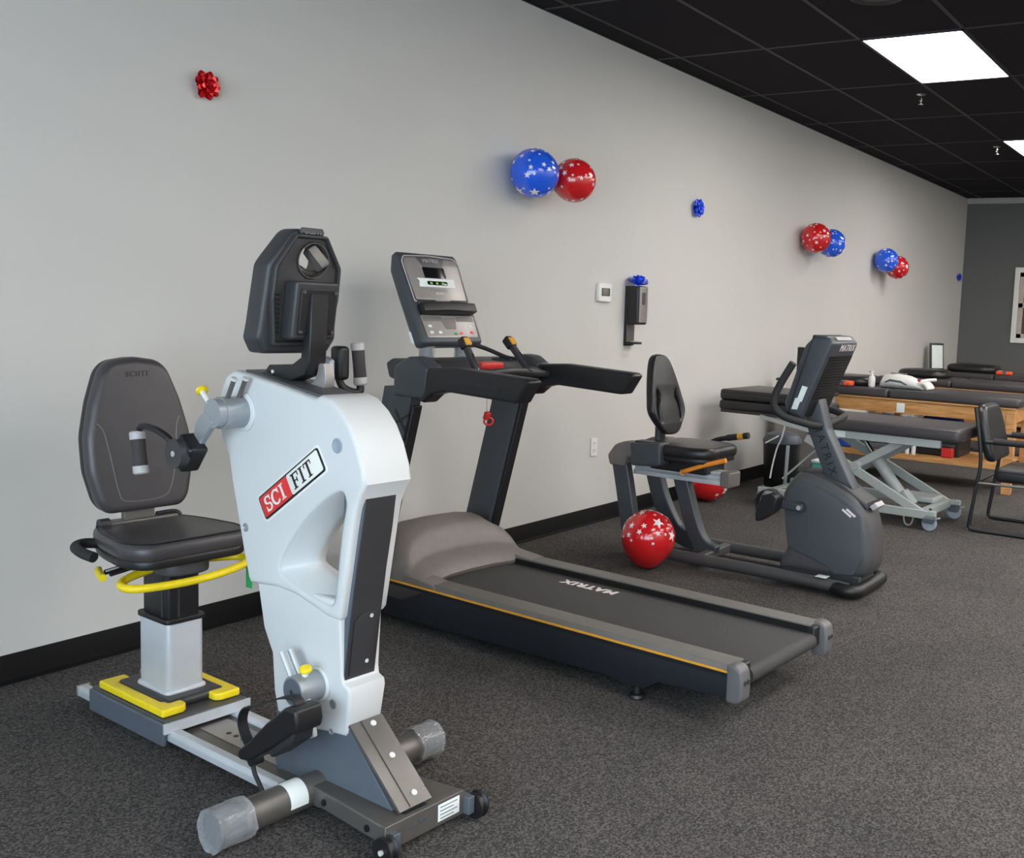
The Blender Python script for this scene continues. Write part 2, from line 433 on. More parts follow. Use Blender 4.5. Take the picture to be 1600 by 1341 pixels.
M_emit = emit_mat('light_panel', (1.0, 0.968, 0.93), PANEL)

# ------------------------------------------------------------------ ceiling lights, sprinklers, speaker
for (x, y, k) in LIGHTS:
    near_row = y > -1.5
    if near_row and k < 0: 
        bx('ceiling_tile', x + .011, x + TX - .011, y - TY + .011, y - .011, H - .002, H + .02, M_tile, ceil); continue
    if near_row: lab = {-3: "lit ceiling panel above the treadmill, out of view", 0: 'large lit ceiling panel above the exercise bike, nearest in view', 3: 'lit ceiling panel cut by the right edge of the picture'}.get(k, 'lit ceiling panel far down the same row')
    else: lab = 'unseen ceiling panel added to light the room, in rows to the right'  # unseen rows, added and spaced only to light the room
    t = thing('ceiling_light', (x + TX / 2, y - TY / 2, H - .012), 0, lab, 'ceiling light', 'recessed ceiling light panels')
    a, b_ = TX / 2, TY / 2
    gg = G()
    for q in ((-a, a, -b_, -b_ + .014), (-a, a, b_ - .014, b_), (-a, -a + .014, -b_, b_), (a - .014, a, -b_, b_)): gg.box(*q, 0, .014)
    gg.obj('frame', M_tee, t)
    bx('diffuser', -a + .012, a - .012, -b_ + .012, b_ - .012, .004, .012, M_emit, t)
for (x, y, lab) in ((7.474, -1.307, 'chrome sprinkler head on the ceiling beside the nearer light panel'), (9.876, -1.297, 'chrome sprinkler head on the ceiling beside the farther light panel')):
    t = thing('sprinkler', (x, y, H), 0, lab, 'sprinkler', 'ceiling sprinklers')
    G().lathe([(.036, -.003), (.036, -.008), (.022, -.014)], n=24).obj('escutcheon', M_chrome, t)
    G().cyl((0, 0, -.008), (0, 0, -.04), .010).obj('body', M_chrome, t)
    g = G(); g.tube(cr([(-.012, 0, -.04), (-.017, 0, -.055), (-.005, 0, -.07), (0, 0, -.075)], 4), .003, 8); g.tube(cr([(.012, 0, -.04), (.017, 0, -.055), (.005, 0, -.07), (0, 0, -.075)], 4), .003, 8)
    g.obj('frame_arms', M_chrome, t)
    G().cyl((0, 0, -.074), (0, 0, -.078), .018, n=20).obj('deflector', M_chrome, t)
t = thing('ceiling_speaker', (5.16, -1.77, H - .004), 0, 'round black speaker grille in the ceiling at the top edge', 'speaker')
G().lathe([(.10, .0), (.14, -.0), (.14, -.008), (.128, -.012), (.118, -.008), (.10, -.004)], n=40, cap=False).obj('rim', M_tee, t)
G().cyl((0, 0, 0), (0, 0, -.003), .119, n=40).obj('grille', M_black, t)

# ------------------------------------------------------------------ seated arm and leg trainer
S = thing('seated_ergometer', (1.88, -1.55, 0), -4.2, 'white and grey seated arm and leg trainer with yellow lever, nearest machine', 'exercise machine')
HW = .078
up_out = [(.424, 1.06), (.418, 1.105), (.395, 1.145), (.355, 1.166), (.30, 1.160), (.133, 1.136), (-.005, 1.118), (-.03, 1.128), (-.072, 1.118), (-.115, 1.090), (-.148, 1.056), (-.178, 1.008), (-.200, .955), (-.208, .917),
          (-.190, .888), (-.172, .85), (-.160, .794), (-.139, .675), (-.118, .560), (-.108, .549), (-.06, .552), (-.01, .565), (.07, .583), (.157, .588), (.274, .576), (.285, .590), (.312, .673), (.365, .853), (.382, .925), (.414, .968), (.424, 1.0)]
hole_big = [(-.112, .886), (-.132, .868), (-.132, .84), (-.12, .788), (-.108, .701), (-.097, .62), (-.088, .593), (-.066, .584), (.0, .594), (.07, .612), (.13, .630), (.140, .648), (.125, .68), (.088, .728), (.033, .789), (-.046, .852)]
hb = [(p.x, p.y) for p in cr([(a, b, 0) for a, b in hole_big], 3, True)]
plate('upper_shell', [up_out, hb], 'x', -HW, HW, M_white, S, .012, res=3)
c0 = Vector((-.116, .765))
def hring(x, k):
    return [(x, c0.x + (p[0] - c0.x) * k[0], c0.y + (p[1] - c0.y) * k[1]) for p in hb]
rs = [hring(-.074, (1.03, 1.02)), hring(-.060, (.94, .95)), hring(-.035, (.85, .91)), hring(-.010, (.74, .85)), hring(.010, (.74, .85)), hring(.035, (.85, .91)), hring(.060, (.94, .95)), hring(.074, (1.03, 1.02))]
G().rings(rs, cap=False).obj('grip_opening', M_white, S, sharp=60)
low_out = [(-.112, .60), (-.126, .40), (-.132, .378), (-.154, .370), (-.160, .352), (-.153, .245), (-.145, .234), (-.058, .224), (0, .213), (.149, .223), (.167, .282), (.178, .39), (.218, .457), (.252, .60)]
def lsh(q):   # the lower shell narrows towards the foot
    t = (q.z - .24) / .36
    return Vector((q.x * (.74 + .22 * t), q.y + .030 - .026 * t, q.z))
plate('lower_shell', [low_out], 'x', -HW + .004, HW - .004, M_white, S, .010, shear=lsh, res=3)
# front channel
plate('front_cover', [[(-.184, .880), (-.172, .79), (-.151, .68), (-.130, .545), (-.108, .380), (-.06, .380), (-.09, .60), (-.10, .880)]], 'x', -.055, .043, M_bluegrey, S, .003)
plate('front_channel', [[(-.1865, .876), (-.1745, .79), (-.1535, .68), (-.1325, .545), (-.1105, .384), (-.07, .384), (-.10, .60), (-.11, .876)]], 'x', -.0545, .0425, M_char2, S, .002)
fcv = frame_plate('access_cover', [rnd([(-.034, -.17), (.040, -.17), (.040, .0), (-.018, .0), (-.034, -.02)], .003)], (-.010, -.1368, .562), (1, 0, 0), (0, -.137, 1), .002, M_char2, S)
for (sx, sz) in ((.008, .552), (.008, .425)): G().cyl((sx, -.132 + (.55 - sz) * .137, sz), (sx, -.1385 + (.55 - sz) * .137, sz), .0055, n=14).obj('screw', M_bolt, S)
# top panel
frame_plate('top_panel', [rect(-.055, .055, -.165, .17, .006)], (0, .165, 1.1405), (1, 0, 0), (0, .96, .125), .006, M_char, S)
# plugs and screws on both sides
for sx in (-1, 1):
    for (y, z, r, m) in ((.294, .732, .010, M_alu), (-.101, 1.005, .016, M_caster), (-.068, .311, .011, M_alu), (-.058, .232, .007, M_alu)):
        G().lathe([(r * 1.25, 0), (r * 1.25, .002), (r, .003), (r * .8, .001)], (sx * (HW - .0005 if z > .5 else lsh(Vector((HW - .004, 0, z))).x - .0005), y, z), (sx, 0, 0), 18).obj('bolt', m, S)
# seam lip of the lower shell, name plate
ru = (0, -.8315, .5555); uu = (0, .5555, .8315)
npo = Vector((-HW - .0002, .087, .8805))
np_ = frame_plate('name_plate', [rnd(rect(-.153, .153, -.034, .034), .010)], npo, ru, uu, .003, M_inkblack, S)
frame_plate('name_plate_white', [rnd(rect(-.006, .148, -.029, .029), .007)], npo + Vector((-.003, 0, 0)), ru, uu, .0012, M_whitep, np_)
frame_plate('name_plate_red', [rnd(rect(-.148, -.006, -.029, .029), .007)], npo + Vector((-.003, 0, 0)), ru, uu, .0012, M_redlogo, np_)
frame_plate('name_plate_rim', [rnd(rect(-.160, .160, -.040, .040), .012)], npo + Vector((.0018, 0, 0)), ru, uu, .0022, M_whitep, np_)
def serif(letters, x0, m, nm):
    """roman capitals with serifs as one lettering mesh in the plate plane"""
    h = .021; outs = []
    gq = G()
    o = npo + Vector((-.0042, 0, 0)); r, u = Vector(ru), Vector(uu); n = Vector((-1, 0, 0))
    def bar(a0, a1, b0, b1): gq.obox(o + r * (a0 + a1) / 2 + u * (b0 + b1) / 2 + n * .0006, r * (a1 - a0) / 2, u * (b1 - b0) / 2, n * .0006)
    def arc(cx, cy, rx, ry, t0, t1, wd):
        k = 14; ri = []
        for i in range(k + 1):
            t = radians(t0 + (t1 - t0) * i / k); w = wd * (.55 + .45 * abs(cos(t)))
            c = o + r * (cx + rx * cos(t)) + u * (cy + ry * sin(t))
            d = (r * cos(t) + u * sin(t))
            ri.append([c - d * w / 2, c + d * w / 2, c + d * w / 2 + n * .0012, c - d * w / 2 + n * .0012])
        gq.rings(ri)
    x = x0
    for ch in letters:
        if ch == 'I':
            bar(x + .006, x + .0135, -h, h); bar(x, x + .0195, h - .003, h); bar(x, x + .0195, -h, -h + .003); x += .026
        elif ch == 'F':
            bar(x + .005, x + .0125, -h, h); bar(x, x + .018, -h, -h + .003); bar(x, x + .033, h - .0035, h); bar(x + .030, x + .033, h - .013, h)
            bar(x + .005, x + .025, -.002, .0015); bar(x + .0225, x + .0255, -.007, .0065); x += .038
        elif ch == 'T':
            bar(x + .013, x + .0205, -h, h); bar(x + .008, x + .0255, -h, -h + .003); bar(x, x + .0335, h - .0035, h); bar(x, x + .003, h - .012, h); bar(x + .0305, x + .0335, h - .012, h); x += .038
        elif ch == 'C':
            arc(x + .020, 0, .017, h - .002, 40, 320, .008); bar(x + .033, x + .036, .006, h); x += .043
        elif ch == 'S':
            arc(x + .014, .0095, .0115, .0098, 30, 270, .0065); arc(x + .014, -.0100, .0115, .0098, 90, -150, .0065); bar(x + .0245, x + .027, .006, h); bar(x + .001, x + .0035, -h, -.006); x += .034
    return gq.obj(nm, m, np_)
serif('SCI', -.128, M_whitep, 'lettering'); serif('FIT', .012, M_inkblack, 'lettering')

# console (seen from behind)
def csh(q):   # slight lean of the console
    return Vector((q.x, q.y - (q.z - 1.22) * .16, q.z))
con_out = rnd([(-.100, 1.222), (.100, 1.222), (.124, 1.262), (.120, 1.30), (.112, 1.458), (.100, 1.478), (.052, 1.545), (.036, 1.556), (-.036, 1.556), (-.052, 1.545), (-.100, 1.478), (-.112, 1.458), (-.120, 1.30), (-.124, 1.262)], .008, 3)
fan = [(.014 + .049 * cos(t * pi / 14), 1.474 + .049 * sin(t * pi / 14)) for t in range(28)]
con = plate('console', [con_out, fan], 'y', .178, .255, M_char2, S, .014, shear=csh, res=3)
rim_in = [(-.080, 1.255), (.080, 1.255), (.096, 1.37), (.094, 1.452), (.044, 1.532), (-.044, 1.532), (-.094, 1.452), (-.096, 1.37)]
plate('back_recess', [rim_in, fan], 'y', .170, .182, M_char2, con, .003, shear=csh)
plate('rim_bead', [rnd([(-.088, 1.243), (.088, 1.243), (.104, 1.37), (.102, 1.457), (.048, 1.541), (-.048, 1.541), (-.102, 1.457), (-.104, 1.37)], .008), rim_in], 'y', .160, .184, M_char2, con, .004, shear=csh)
# metal scoop in the round opening
rs = []
for k, (rr, yy) in enumerate(((.048, .166), (.0475, .20), (.046, .25), (.043, .25), (.045, .20), (.046, .166))):
    rs.append([csh(Vector((.014 + rr * cos(2 * pi * j / 28), yy, 1.474 + rr * sin(2 * pi * j / 28)))) for j in range(28)])
G().rings(rs, cap=False, closed=True).obj('opening_ring', M_steel, con)
q0 = csh(Vector((.014, .185, 1.474)))
sc = []
for t, k in ((0, 1.0), (.35, .98), (.7, .9), (1, .72)):
    sc.append([q0 + Vector((.044 * cos(a) * k, .012 - t * .020 + .030 * t * (1 + sin(a)), .044 * sin(a) * k * .98)) for a in [pi + pi * j / 12 for j in range(13)]] + [q0 + Vector((.044 * cos(a) * k * .96, .020 - t * .020 + .030 * t * (1 + sin(a)), .044 * sin(a) * k * .94)) for a in [2 * pi - pi * j / 12 for j in range(13)]])
G().rings(sc).obj('fan_scoop', M_steel, con)
G().lathe([(.014, -.036), (.023, -.03), (.025, .024), (.020, .032)], q0 + Vector((.020, -.004, .008)), (.45, -.35, -.75), 6).obj('fan_nozzle', M_steel, con)
frame_plate('name_tag', [rect(-.034, .034, -.008, .008, .004)], csh(Vector((0, .174, 1.5475))), (1, 0, 0), (0, .5, 1), .012, M_char, con)
text('lettering', 'SCIFIT', csh(Vector((0, .162, 1.5475))), (1, 0, 0), (0, .5, 1), .020, M_face, con)
box = plate('battery_box', [rnd(rect(-.064, .072, 1.262, 1.418), .010)], 'y', .118, .174, M_char2, con, .009, shear=csh)
plate('mount_plate', [rnd(rect(-.050, .060, 1.276, 1.398), .005)], 'y', .112, .119, M_black, con, .002, shear=csh)
for (a, b) in ((-.044, 1.390), (.054, 1.390), (-.044, 1.284), (.054, 1.284)):
    q = csh(Vector((a, .112, b))); G().cyl(q, q + Vector((0, -.004, -.001)), .0045, n=12).obj('screw', M_steel, con)
for sx in (-1, 1):
    for k in range(9):
        z = 1.380 - k * .0125
        q = csh(Vector(((.084 - k * .0008) * sx, .1695, z))); G().obox(q, (.007, 0, 0), (0, .0018, 0), (0, 0, .0030)).obj('vent_slot', M_inkblack, con)
    for z in (1.272, 1.462):
        q = csh(Vector((.082 * sx, .170, z))); G().cyl(q, q + Vector((0, -.003, 0)), .004, n=10).obj('screw', M_inkblack, con)
# neck
neck = plate('console_neck', [[(.108, 1.385), (.080, 1.385), (.086, 1.27), (.090, 1.205), (.112, 1.168), (.20, 1.140), (.225, 1.126), (.278, 1.112), (.305, 1.120), (.298, 1.160), (.270, 1.186), (.165, 1.194), (.128, 1.215), (.120, 1.27)]], 'x', -.024, .030, M_black, S, .004)
G().cyl((-.036, .268, 1.140), (.040, .268, 1.140), .027, n=24).obj('pivot', M_char2, neck)
G().cyl((-.024, .250, 1.168), (-.027, .250, 1.168), .005, n=12).obj('screw', M_bolt, neck)
plate('neck_bracket', [[(p.x, p.y) for p in cr([(.075, 1.200, 0), (.066, 1.168, 0), (.070, 1.140, 0), (.095, 1.118, 0)], 4)] + [(p.x, p.y) for p in cr([(.165, 1.124, 0), (.120, 1.150, 0), (.102, 1.176, 0), (.098, 1.200, 0)], 4)]], 'x', .010, .040, M_face, S, .002)

# arm cranks
def arm(side, dy, dz, gdir, name):
    """upper crank: hub, arm, pivot box, rod and foam grip; dy,dz = direction of the crank"""
    s = side; hy, hz = .305, 1.055
    G().lathe([(.056, 0), (.056, .006), (.050, .010)], (s * (HW - .002), hy, hz), (s, 0, 0), 32).obj('hub_collar', M_white, S)
    hub = G().cyl((s * HW, hy, hz), (s * .150, hy, hz), .044, n=32).obj('hub', M_alu, S)
    G().cyl((s * .150, hy, hz), (s * .152, hy, hz), .036, n=32).obj('hub_face', M_bluegrey, hub)
    for k in (0, 1):
        a = Vector((s * (.10 + k * .034), hy - .012, hz + .040)); b = a + Vector((0, -.03 if s < 0 else .03, .052))
        G().cyl(a, b, .0065, n=14).obj('spring_rod', M_steel, hub)
        G().cyl(b, b + (b - a).normalized() * .006, .009, n=14).obj('rod_end', M_bolt, hub)
    e = Vector((s * .165, hy + dy * .135, hz + dz * .135)); h0 = Vector((s * .165, hy, hz))
    pr_ = (e - h0).normalized(); nn = Vector((0, -pr_.z, pr_.y))
    g = G(); 
    ring = []
    G().cyl((s * .150, hy, hz), (s * .172, hy, hz), .040, n=32).obj('crank_disc', M_alu, hub)
    for t, w in ((.1, .026), (.35, .030), (.55, .028), (.75, .021), (1.0, .019), (1.15, .015)):
        c = h0 + (e - h0) * t + nn * (.012 * sin(t * pi))
        ring.append([c + nn * w + Vector((.009, 0, 0)), c + nn * w - Vector((.009, 0, 0)), c - nn * w - Vector((.009, 0, 0)), c - nn * w + Vector((.009, 0, 0))])
    g.rings(ring); ar = g.obj('crank_arm', M_alu, S, .005)
    k0 = h0 + Vector((0, .022, .026)); k1 = k0 + Vector((-s * .004, .040, .026))
    G().cyl(k0, k1, .0075, n=12).obj('pull_pin', M_whitep, ar)
    G().lathe([(.008, 0), (.016, .003), (.016, .009), (.011, .013)], k1, (-s * .1, .6, .55), 18).obj('pull_knob', M_yellow, ar)
    if s > 0: return e, Vector(gdir)
    bxp = G().obox(e + Vector((s * .018, 0, 0)) + pr_ * .012, (.028, 0, 0), tuple(pr_ * .044), tuple(nn * .036)).obj('pivot_box', M_black, S, .010, 3)
    c = e + Vector((s * .052, 0, 0)) + pr_ * .012
    G().cyl(c - Vector((s * .014, 0, 0)), c + Vector((s * .012, 0, 0)), .040, n=24).obj('pivot_cap', M_char2, bxp)
    G().cyl(c + Vector((s * .012, 0, 0)), c + Vector((s * .014, 0, 0)), .008, n=14).obj('bolt', M_gripend, bxp)
    gd = Vector(gdir)
    return e, gd
e, _ = arm(-1, .62, -.78, (0, 0, 1), 'near')
hx = -.235
rod = G().tube(cr([(e.x - .05, e.y + .02, e.z + .005), (-.225, e.y + .05, e.z + .035), (hx, e.y + .10, e.z + .052), (hx - .006, e.y + .145, e.z + .052), (hx - .008, e.y + .160, e.z + .030)], 6), .0095, 12).obj('handle_rod', M_black, S)
def grip(p, d, L):
    p, d = Vector(p), Vector(d).normalized()
    g = G().lathe([(.0165, 0), (.019, .006), (.018, L / 2), (.019, L - .006), (.0165, L)], p, d, 20).obj('hand_grip', M_grip, S)
    G().lathe([(.0165, -.016), (.0205, -.012), (.0205, .006), (.0165, .010)], p, d, 20).obj('grip_ring', M_gripend, g)
    G().lathe([(.0165, L - .010), (.0205, L - .006), (.0205, L + .012), (.0165, L + .016), (.010, L + .016), (.010, L + .006)], p, d, 20).obj('grip_ring', M_gripend, g)
grip((hx - .008, e.y + .162, e.z + .022), (0, -.18, -1), .088)
e2, _ = arm(1, -.35, .94, (0, 0, 1), 'far')
hx2 = .252
G().tube(cr([(e2.x + .03, e2.y, e2.z - .02), (.208, e2.y - .004, e2.z - .062), (.232, e2.y - .022, e2.z - .080), (hx2, e2.y - .030, e2.z - .078), (hx2 + .002, e2.y - .030, e2.z - .060)], 6), .0115, 12).obj('handle_rod', M_black, S)
grip((hx2 + .002, e2.y - .030, e2.z - .044), (-.05, .08, 1), .095)
G().box(e2.x + .02, e2.x + .06, e2.y - .022, e2.y + .026, e2.z - .045, e2.z + .055).obj('pivot_cover', M_black, S, .012, 3)

# leg cranks and pedals
def leg(side):
    s = side; hy, hz = -.012, .355; hl = .142 if s < 0 else .098
    G().lathe([(.048, 0), (.048, .005), (.044, .009)], (s * .060, hy, hz), (s, 0, 0), 32).obj('hub_collar', M_white, S)
    hub = G().cyl((s * .058, hy, hz), (s * hl, hy, hz), .040 if s < 0 else .034, n=32).obj('hub', M_alu, S)
    G().cyl((s * hl, hy, hz), (s * (hl + .0025), hy, hz), .034 if s < 0 else .028, n=32).obj('hub_face', M_bluegrey, hub)
    G().cyl((s * (hl + .0025), hy, hz), (s * (hl + .004), hy, hz), .006, n=14).obj('bolt', M_chrome, hub)
    for k in (0, 1) if s < 0 else ():
        a = Vector((s * (.098 + k * .026), hy + .03, hz + .028)); b = a + Vector((0, .042, .058))
        G().cyl(a, b, .008, n=14).obj('spring_rod', M_silver, hub)
    if s < 0:
        G().cyl((s * .112, hy - .010, hz + .036), (s * .112, hy - .014, hz + .052), .008, n=12).obj('pull_pin', M_whitep, hub)
        G().lathe([(.010, 0), (.0165, .004), (.0165, .010), (.011, .014)], (s * .112, hy - .014, hz + .050), (s * .3, -.25, 1), 18).obj('pull_knob', M_yellow, hub)
    d = Vector((0, -.45, -.89)) if s < 0 else Vector((0, 1.5, -.1))
    n = Vector((0, -d.z, d.y)); h0 = Vector((s * (.118 if s < 0 else .086), hy, hz)); ring = []
    for t, w in ((0, .026), (.3, .024), (.7, .015), (1.0, .013), (1.12, .008)):
        c = h0 + d * (.115 * t); ring.append([c + n * w + Vector((.007, 0, 0)), c + n * w - Vector((.007, 0, 0)), c - n * w - Vector((.007, 0, 0)), c - n * w + Vector((.007, 0, 0))])
    G().rings(ring).obj('crank_arm', M_silver, S, .003)
    p = h0 + d * .10
    x0, x1 = (-.215, -.135) if s < 0 else (.010, .055)
    # pedal body: sloping foot plate, heel box, strap
    pd = bpy.data.objects.new('pedal', None); COL.objects.link(pd); pd.parent = S; pd.location = p if s > 0 else (0, 0, 0)
    def pp(y, z): return (y, z)
    X0_, X1_ = x0, x1
    g = G().prism([(-.055, .045), (-.045, .062), (.025, .035), (.105, -.018), (.112, -.036), (.095, -.045), (.02, -.022), (-.040, .000), (-.052, .012)], 'x', X0_, X1_)
    if s < 0: g = G().prism([(-.126, .356), (-.134, .318), (-.128, .296), (-.10, .283), (.0, .212), (.06, .172), (.112, .158), (.124, .170), (.118, .184), (.07, .222), (.0, .288), (-.08, .352)], 'x', X0_, X1_)
    ped = g.obj('pedal_body', M_black, pd, .008, 3)
    xm = (x0 + x1) / 2
    if s < 0:
        G().prism([(-.115, .300), (-.105, .262), (-.02, .200), (.0, .214), (-.095, .284)], 'x', X0_ + .006, X1_ - .012).obj('pedal_block', M_rubber, pd, .006)
        G().ribbon(cr([(xm, -.095, .335), (xm, -.080, .362), (xm, -.02, .352), (xm, .08, .306), (xm, .135, .285), (xm, .158, .250), (xm, .150, .215), (xm, .112, .172)], 5), .028, .004).obj('foot_strap', M_rubber, pd)
        G().cyl((xm - .016, .098, .150), (xm + .016, .098, .150), .014, n=16).obj('strap_buckle', M_black, pd)
        G().tube(cr([(xm - .01, .095, .145), (xm - .01, .088, .120), (xm - .01, .070, .100), (xm - .01, .052, .080)], 4), .006, 8).obj('strap_tail', M_rubber, pd)
        return pd
    return pd
    G().ribbon(cr([(xm, -.05, .045), (xm, -.035, .105), (xm, .02, .108), (xm, .075, .088), (xm, .115, .055), (xm, .128, .01), (xm, .118, -.03)], 5), .030, .004).obj('foot_strap', M_rubber, pd)
    G().tube(cr([(xm - s * .02, .105, -.045), (xm - s * .02, .118, -.075), (xm - s * .02, .150, -.11), (xm - s * .02, .170, -.13)], 4), .006, 8).obj('strap_tail', M_rubber, pd)
    return pd
pdl = leg(-1); leg(1)
for o in [o for o in S.children if o.name.startswith('pedal') and o.type == 'EMPTY']:
    for c in list(o.children):
        c.parent = S; c.location = o.location
    bpy.data.objects.remove(o)

# base: front triangle, plate, transverse tube, wheels
base = plate('base_side_plate', [[(-.300, .085), (-.118, .262), (-.035, .254), (.03, .242), (.185, .252), (.205, .11), (.185, .05), (-.02, .06), (-.30, .06)]], 'x', -.050, .050, M_bluegrey, S, .002)
sl0, sl1 = Vector((0, -.325, .088)), Vector((0, -.124, .262))
d = (sl1 - sl0); L = d.length
cv = frame_plate('sloping_cover', [rect(-.053, .053, 0, L)], sl0, (1, 0, 0), d, .010, M_steel, S, .001)
frame_plate('cover_seam', [rect(-.0195, -.0180, .002, L - .002)], sl0 + Vector((0, -.0080, .0100)) * .8, (1, 0, 0), d, .0025, M_inkdark, cv, .0003)
nrm = Vector((1, 0, 0)).cross(d.normalized())
for t in (.12, .55, .93):
    q = sl0 + d * t + nrm * .009
    q += Vector((.012, 0, 0))
    G().cyl(q, q + nrm * .005, .008, n=16).obj('bolt', M_bolt, cv)
q = sl0 + d * .12 + nrm * .009 + Vector((.045, 0, 0)); G().cyl(q, q + nrm * .002, .006, n=14).obj('bolt', M_chrome, cv)
for s in (-1, 1):
    g = G().beam((s * .085, -.035, .065), (s * .135, -.365, .055), .010, .055, (0, 0, 1)); 
    g = G(); v0 = Vector((s * .075, .02, 0)); v1 = Vector((s * .128, -.372, 0))
    e_ = .117 if s < 0 else .147
    out = [(s * .048, .03), (s * .090, .02), (s * e_, -.340), (s * .040, -.340)]
    if s < 0: out = out[::-1]
    g.prism(out, 'z', .040, .088); g.obj('base_arm', M_steel, S, .004)
    for y, xx in ((-.09, .0985 if s < 0 else .1075), (-.28, .1128 if s < 0 else .1375)):
        G().cyl((s * xx, y, .062), (s * (xx + .004), y, .0625), .009, n=16).obj('bolt_hole', M_inkblack, S)
bx('front_bar', -.117, .147, -.352, -.336, .022, .088, M_steel, S, .002)
text('lettering', 'SCIFIT', (-.01, -.3525, .060), (1, 0, 0), (0, 0, 1), .018, M_bluegrey, S, space=1.15)
frame_plate('spec_sticker', [rect(.055, .130, -.022, .024)], (0, -.3522, .056), (1, 0, 0), (0, 0, 1), .0012, M_paper, S)
for k in range(4): frame_plate('print_line', [rect(.062, .122 - .012 * (k % 2), .014 - k * .010, .0165 - k * .010)], (0, -.3535, .056), (1, 0, 0), (0, 0, 1), .0004, M_bluegrey, S, .0001)
for s, wx in ((-1, -.118), (1, .180)):
    bx('wheel_bracket', *sorted((wx - s * .034, wx - s * .012)), -.372, -.32, .022, .07, M_bluegrey, S, .002)
    wh = G().lathe([(.012, -.014), (.034, -.014), (.036, -.010), (.030, -.006), (.030, .006), (.036, .010), (.034, .014), (.012, .014)], (wx + s * .004, -.362, .0362), (1, 0, 0), 32).obj('wheel', M_black, S)
    G().cyl((wx - s * .014, -.362, .0362), (wx + s * .024, -.362, .0362), .007, n=14).obj('axle', M_bolt, wh)
tb = G().cyl((-.300, 0, .062), (.300, 0, .062), .043, n=32).obj('cross_tube', M_steel, S)
G().rings([[(x, .0434 * cos(a), .062 + .0434 * sin(a)) for x in (-.165, -.112)] + [(x, .0440 * cos(a), .062 + .0440 * sin(a)) for x in (-.112, -.165)] for a in [radians(60 + k * 15) for k in range(10)]]).obj('tube_label', M_paper, tb)
def jag(x0, x1, r, seed, n=26, m=7):
    rr = random.Random(seed); rs = []
    for i in range(m):
        t = i / (m - 1); k = r * (1.03 + (.10 if i in (0, m - 1) else .035) * rr.random())
        rs.append([(x0 + (x1 - x0) * t + rr.uniform(-.004, .004), cos(2 * pi * j / n) * (k + rr.uniform(-.002, .004)), max(.0015, .062 + sin(2 * pi * j / n) * (k + rr.uniform(-.002, .004)))) for j in range(n)])
    return G().rings(rs, cap=True)
for s in (-1, 1):
    cap = G().lathe([(.047, 0), (.049, .01), (.049, .060), (.045, .066)], (s * .29, 0, .062), (s, 0, 0), 32).obj('tube_foot', M_char2, S)
    for k in range(10):
        a = 2 * pi * k / 10; G().obox((s * .325, cos(a) * .049, .062 + sin(a) * .049), (.022, 0, 0), (0, cos(a) * .002, sin(a) * .002), (0, -sin(a) * .004, cos(a) * .004)).obj('foot_rib', M_char, cap)
jag(-.368, -.270, .051, 3).obj('protective_film', M_wrap, S, sharp=20)
jag(.272, .362, .050, 5).obj('protective_film', M_wrap, S, sharp=20)

# rails, track plate, seat carriage
for s in (-1, 1):
    x = s * .105
    plate('rail', [rnd([(x - .020, .035), (x + .020, .035), (x + .020, .055), (x + .012, .068), (x - .012, .068), (x - .020, .055)], .003)], 'y', .085, 1.165, M_silver, S, .002)
    bx('rail_cap', x - .021, x + .021, 1.160, 1.172, .034, .069, M_face, S, .003)
bx('track_plate', -.088, .088, .02, 1.15, .028, .050, M_steel, S, .002)
bx('track_insert', -.035, .060, .12, .60, .050, .053, M_face, S, .001)
for k in range(7): G().cyl((.000 + k * .0015, .50 - k * .035, .0528), (.000 + k * .0015, .50 - k * .035, .0542), .008, n=14).obj('index_hole', M_inkblack, S)
frame_plate('position_label', [rect(.012, .058, .26, .40, .004)], (0, 0, .0535), (1, 0, 0), (0, 1, 0), .001, M_yellow, S)
bx('rear_foot', -.115, .115, 1.02, 1.12, .0, .034, M_rubber, S, .004)
bx('front_spine', -.085, .085, -.05, .16, .026, .062, M_steel, S, .004)
for s in (-1, 1): bx('carriage_side', *sorted((s * .128, s * .142)), .615, 1.055, .022, .092, M_bluegrey, S, .004)
bx('carriage_deck', -.132, .132, .612, 1.055, .070, .098, M_char, S, .004)
bx('carriage_lip', -.142, .142, .606, .614, .062, .094, M_silver, S, .001)
bx('column_plinth', -.09, .10, .68, .98, .098, .128, M_char2, S, .012)
# yellow lock levers
for s in (-1, 1):
    o = [(s * .128, .64), (s * .128, 1.02), (s * .045, 1.02), (s * .045, .985), (s * .060, .975), (s * .092, .965), (s * .092, .71), (s * .060, .700), (s * .045, .690), (s * .045, .655), (s * .06, .64)]
    if s < 0: o = o[::-1]
    plate('carriage_lever', [rnd(o, .008, 3)], 'z', .100, .124, M_yellow, S, .005)
# column
cs = rnd(rect(-.058, .062, .735, .905), .018)
plate('column', [cs], 'z', .125, .352, M_silver, S, .001)
plate('column_foot', [rnd(rect(-.066, .070, .727, .913), .022)], 'z', .118, .140, M_silver, S, .008)
plate('column_collar', [rnd(rect(-.064, .068, .729, .911), .02)], 'z', .350, .366, M_black, S, .003)
plate('inner_column', [rnd(rect(-.050, .054, .745, .895), .012)], 'z', .362, .520, M_black, S, .001)
bx('column_groove', -.0515, -.046, .775, .782, .366, .515, M_char2, S); bx('column_groove', -.020, -.013, .7435, .748, .366, .515, M_char2, S)
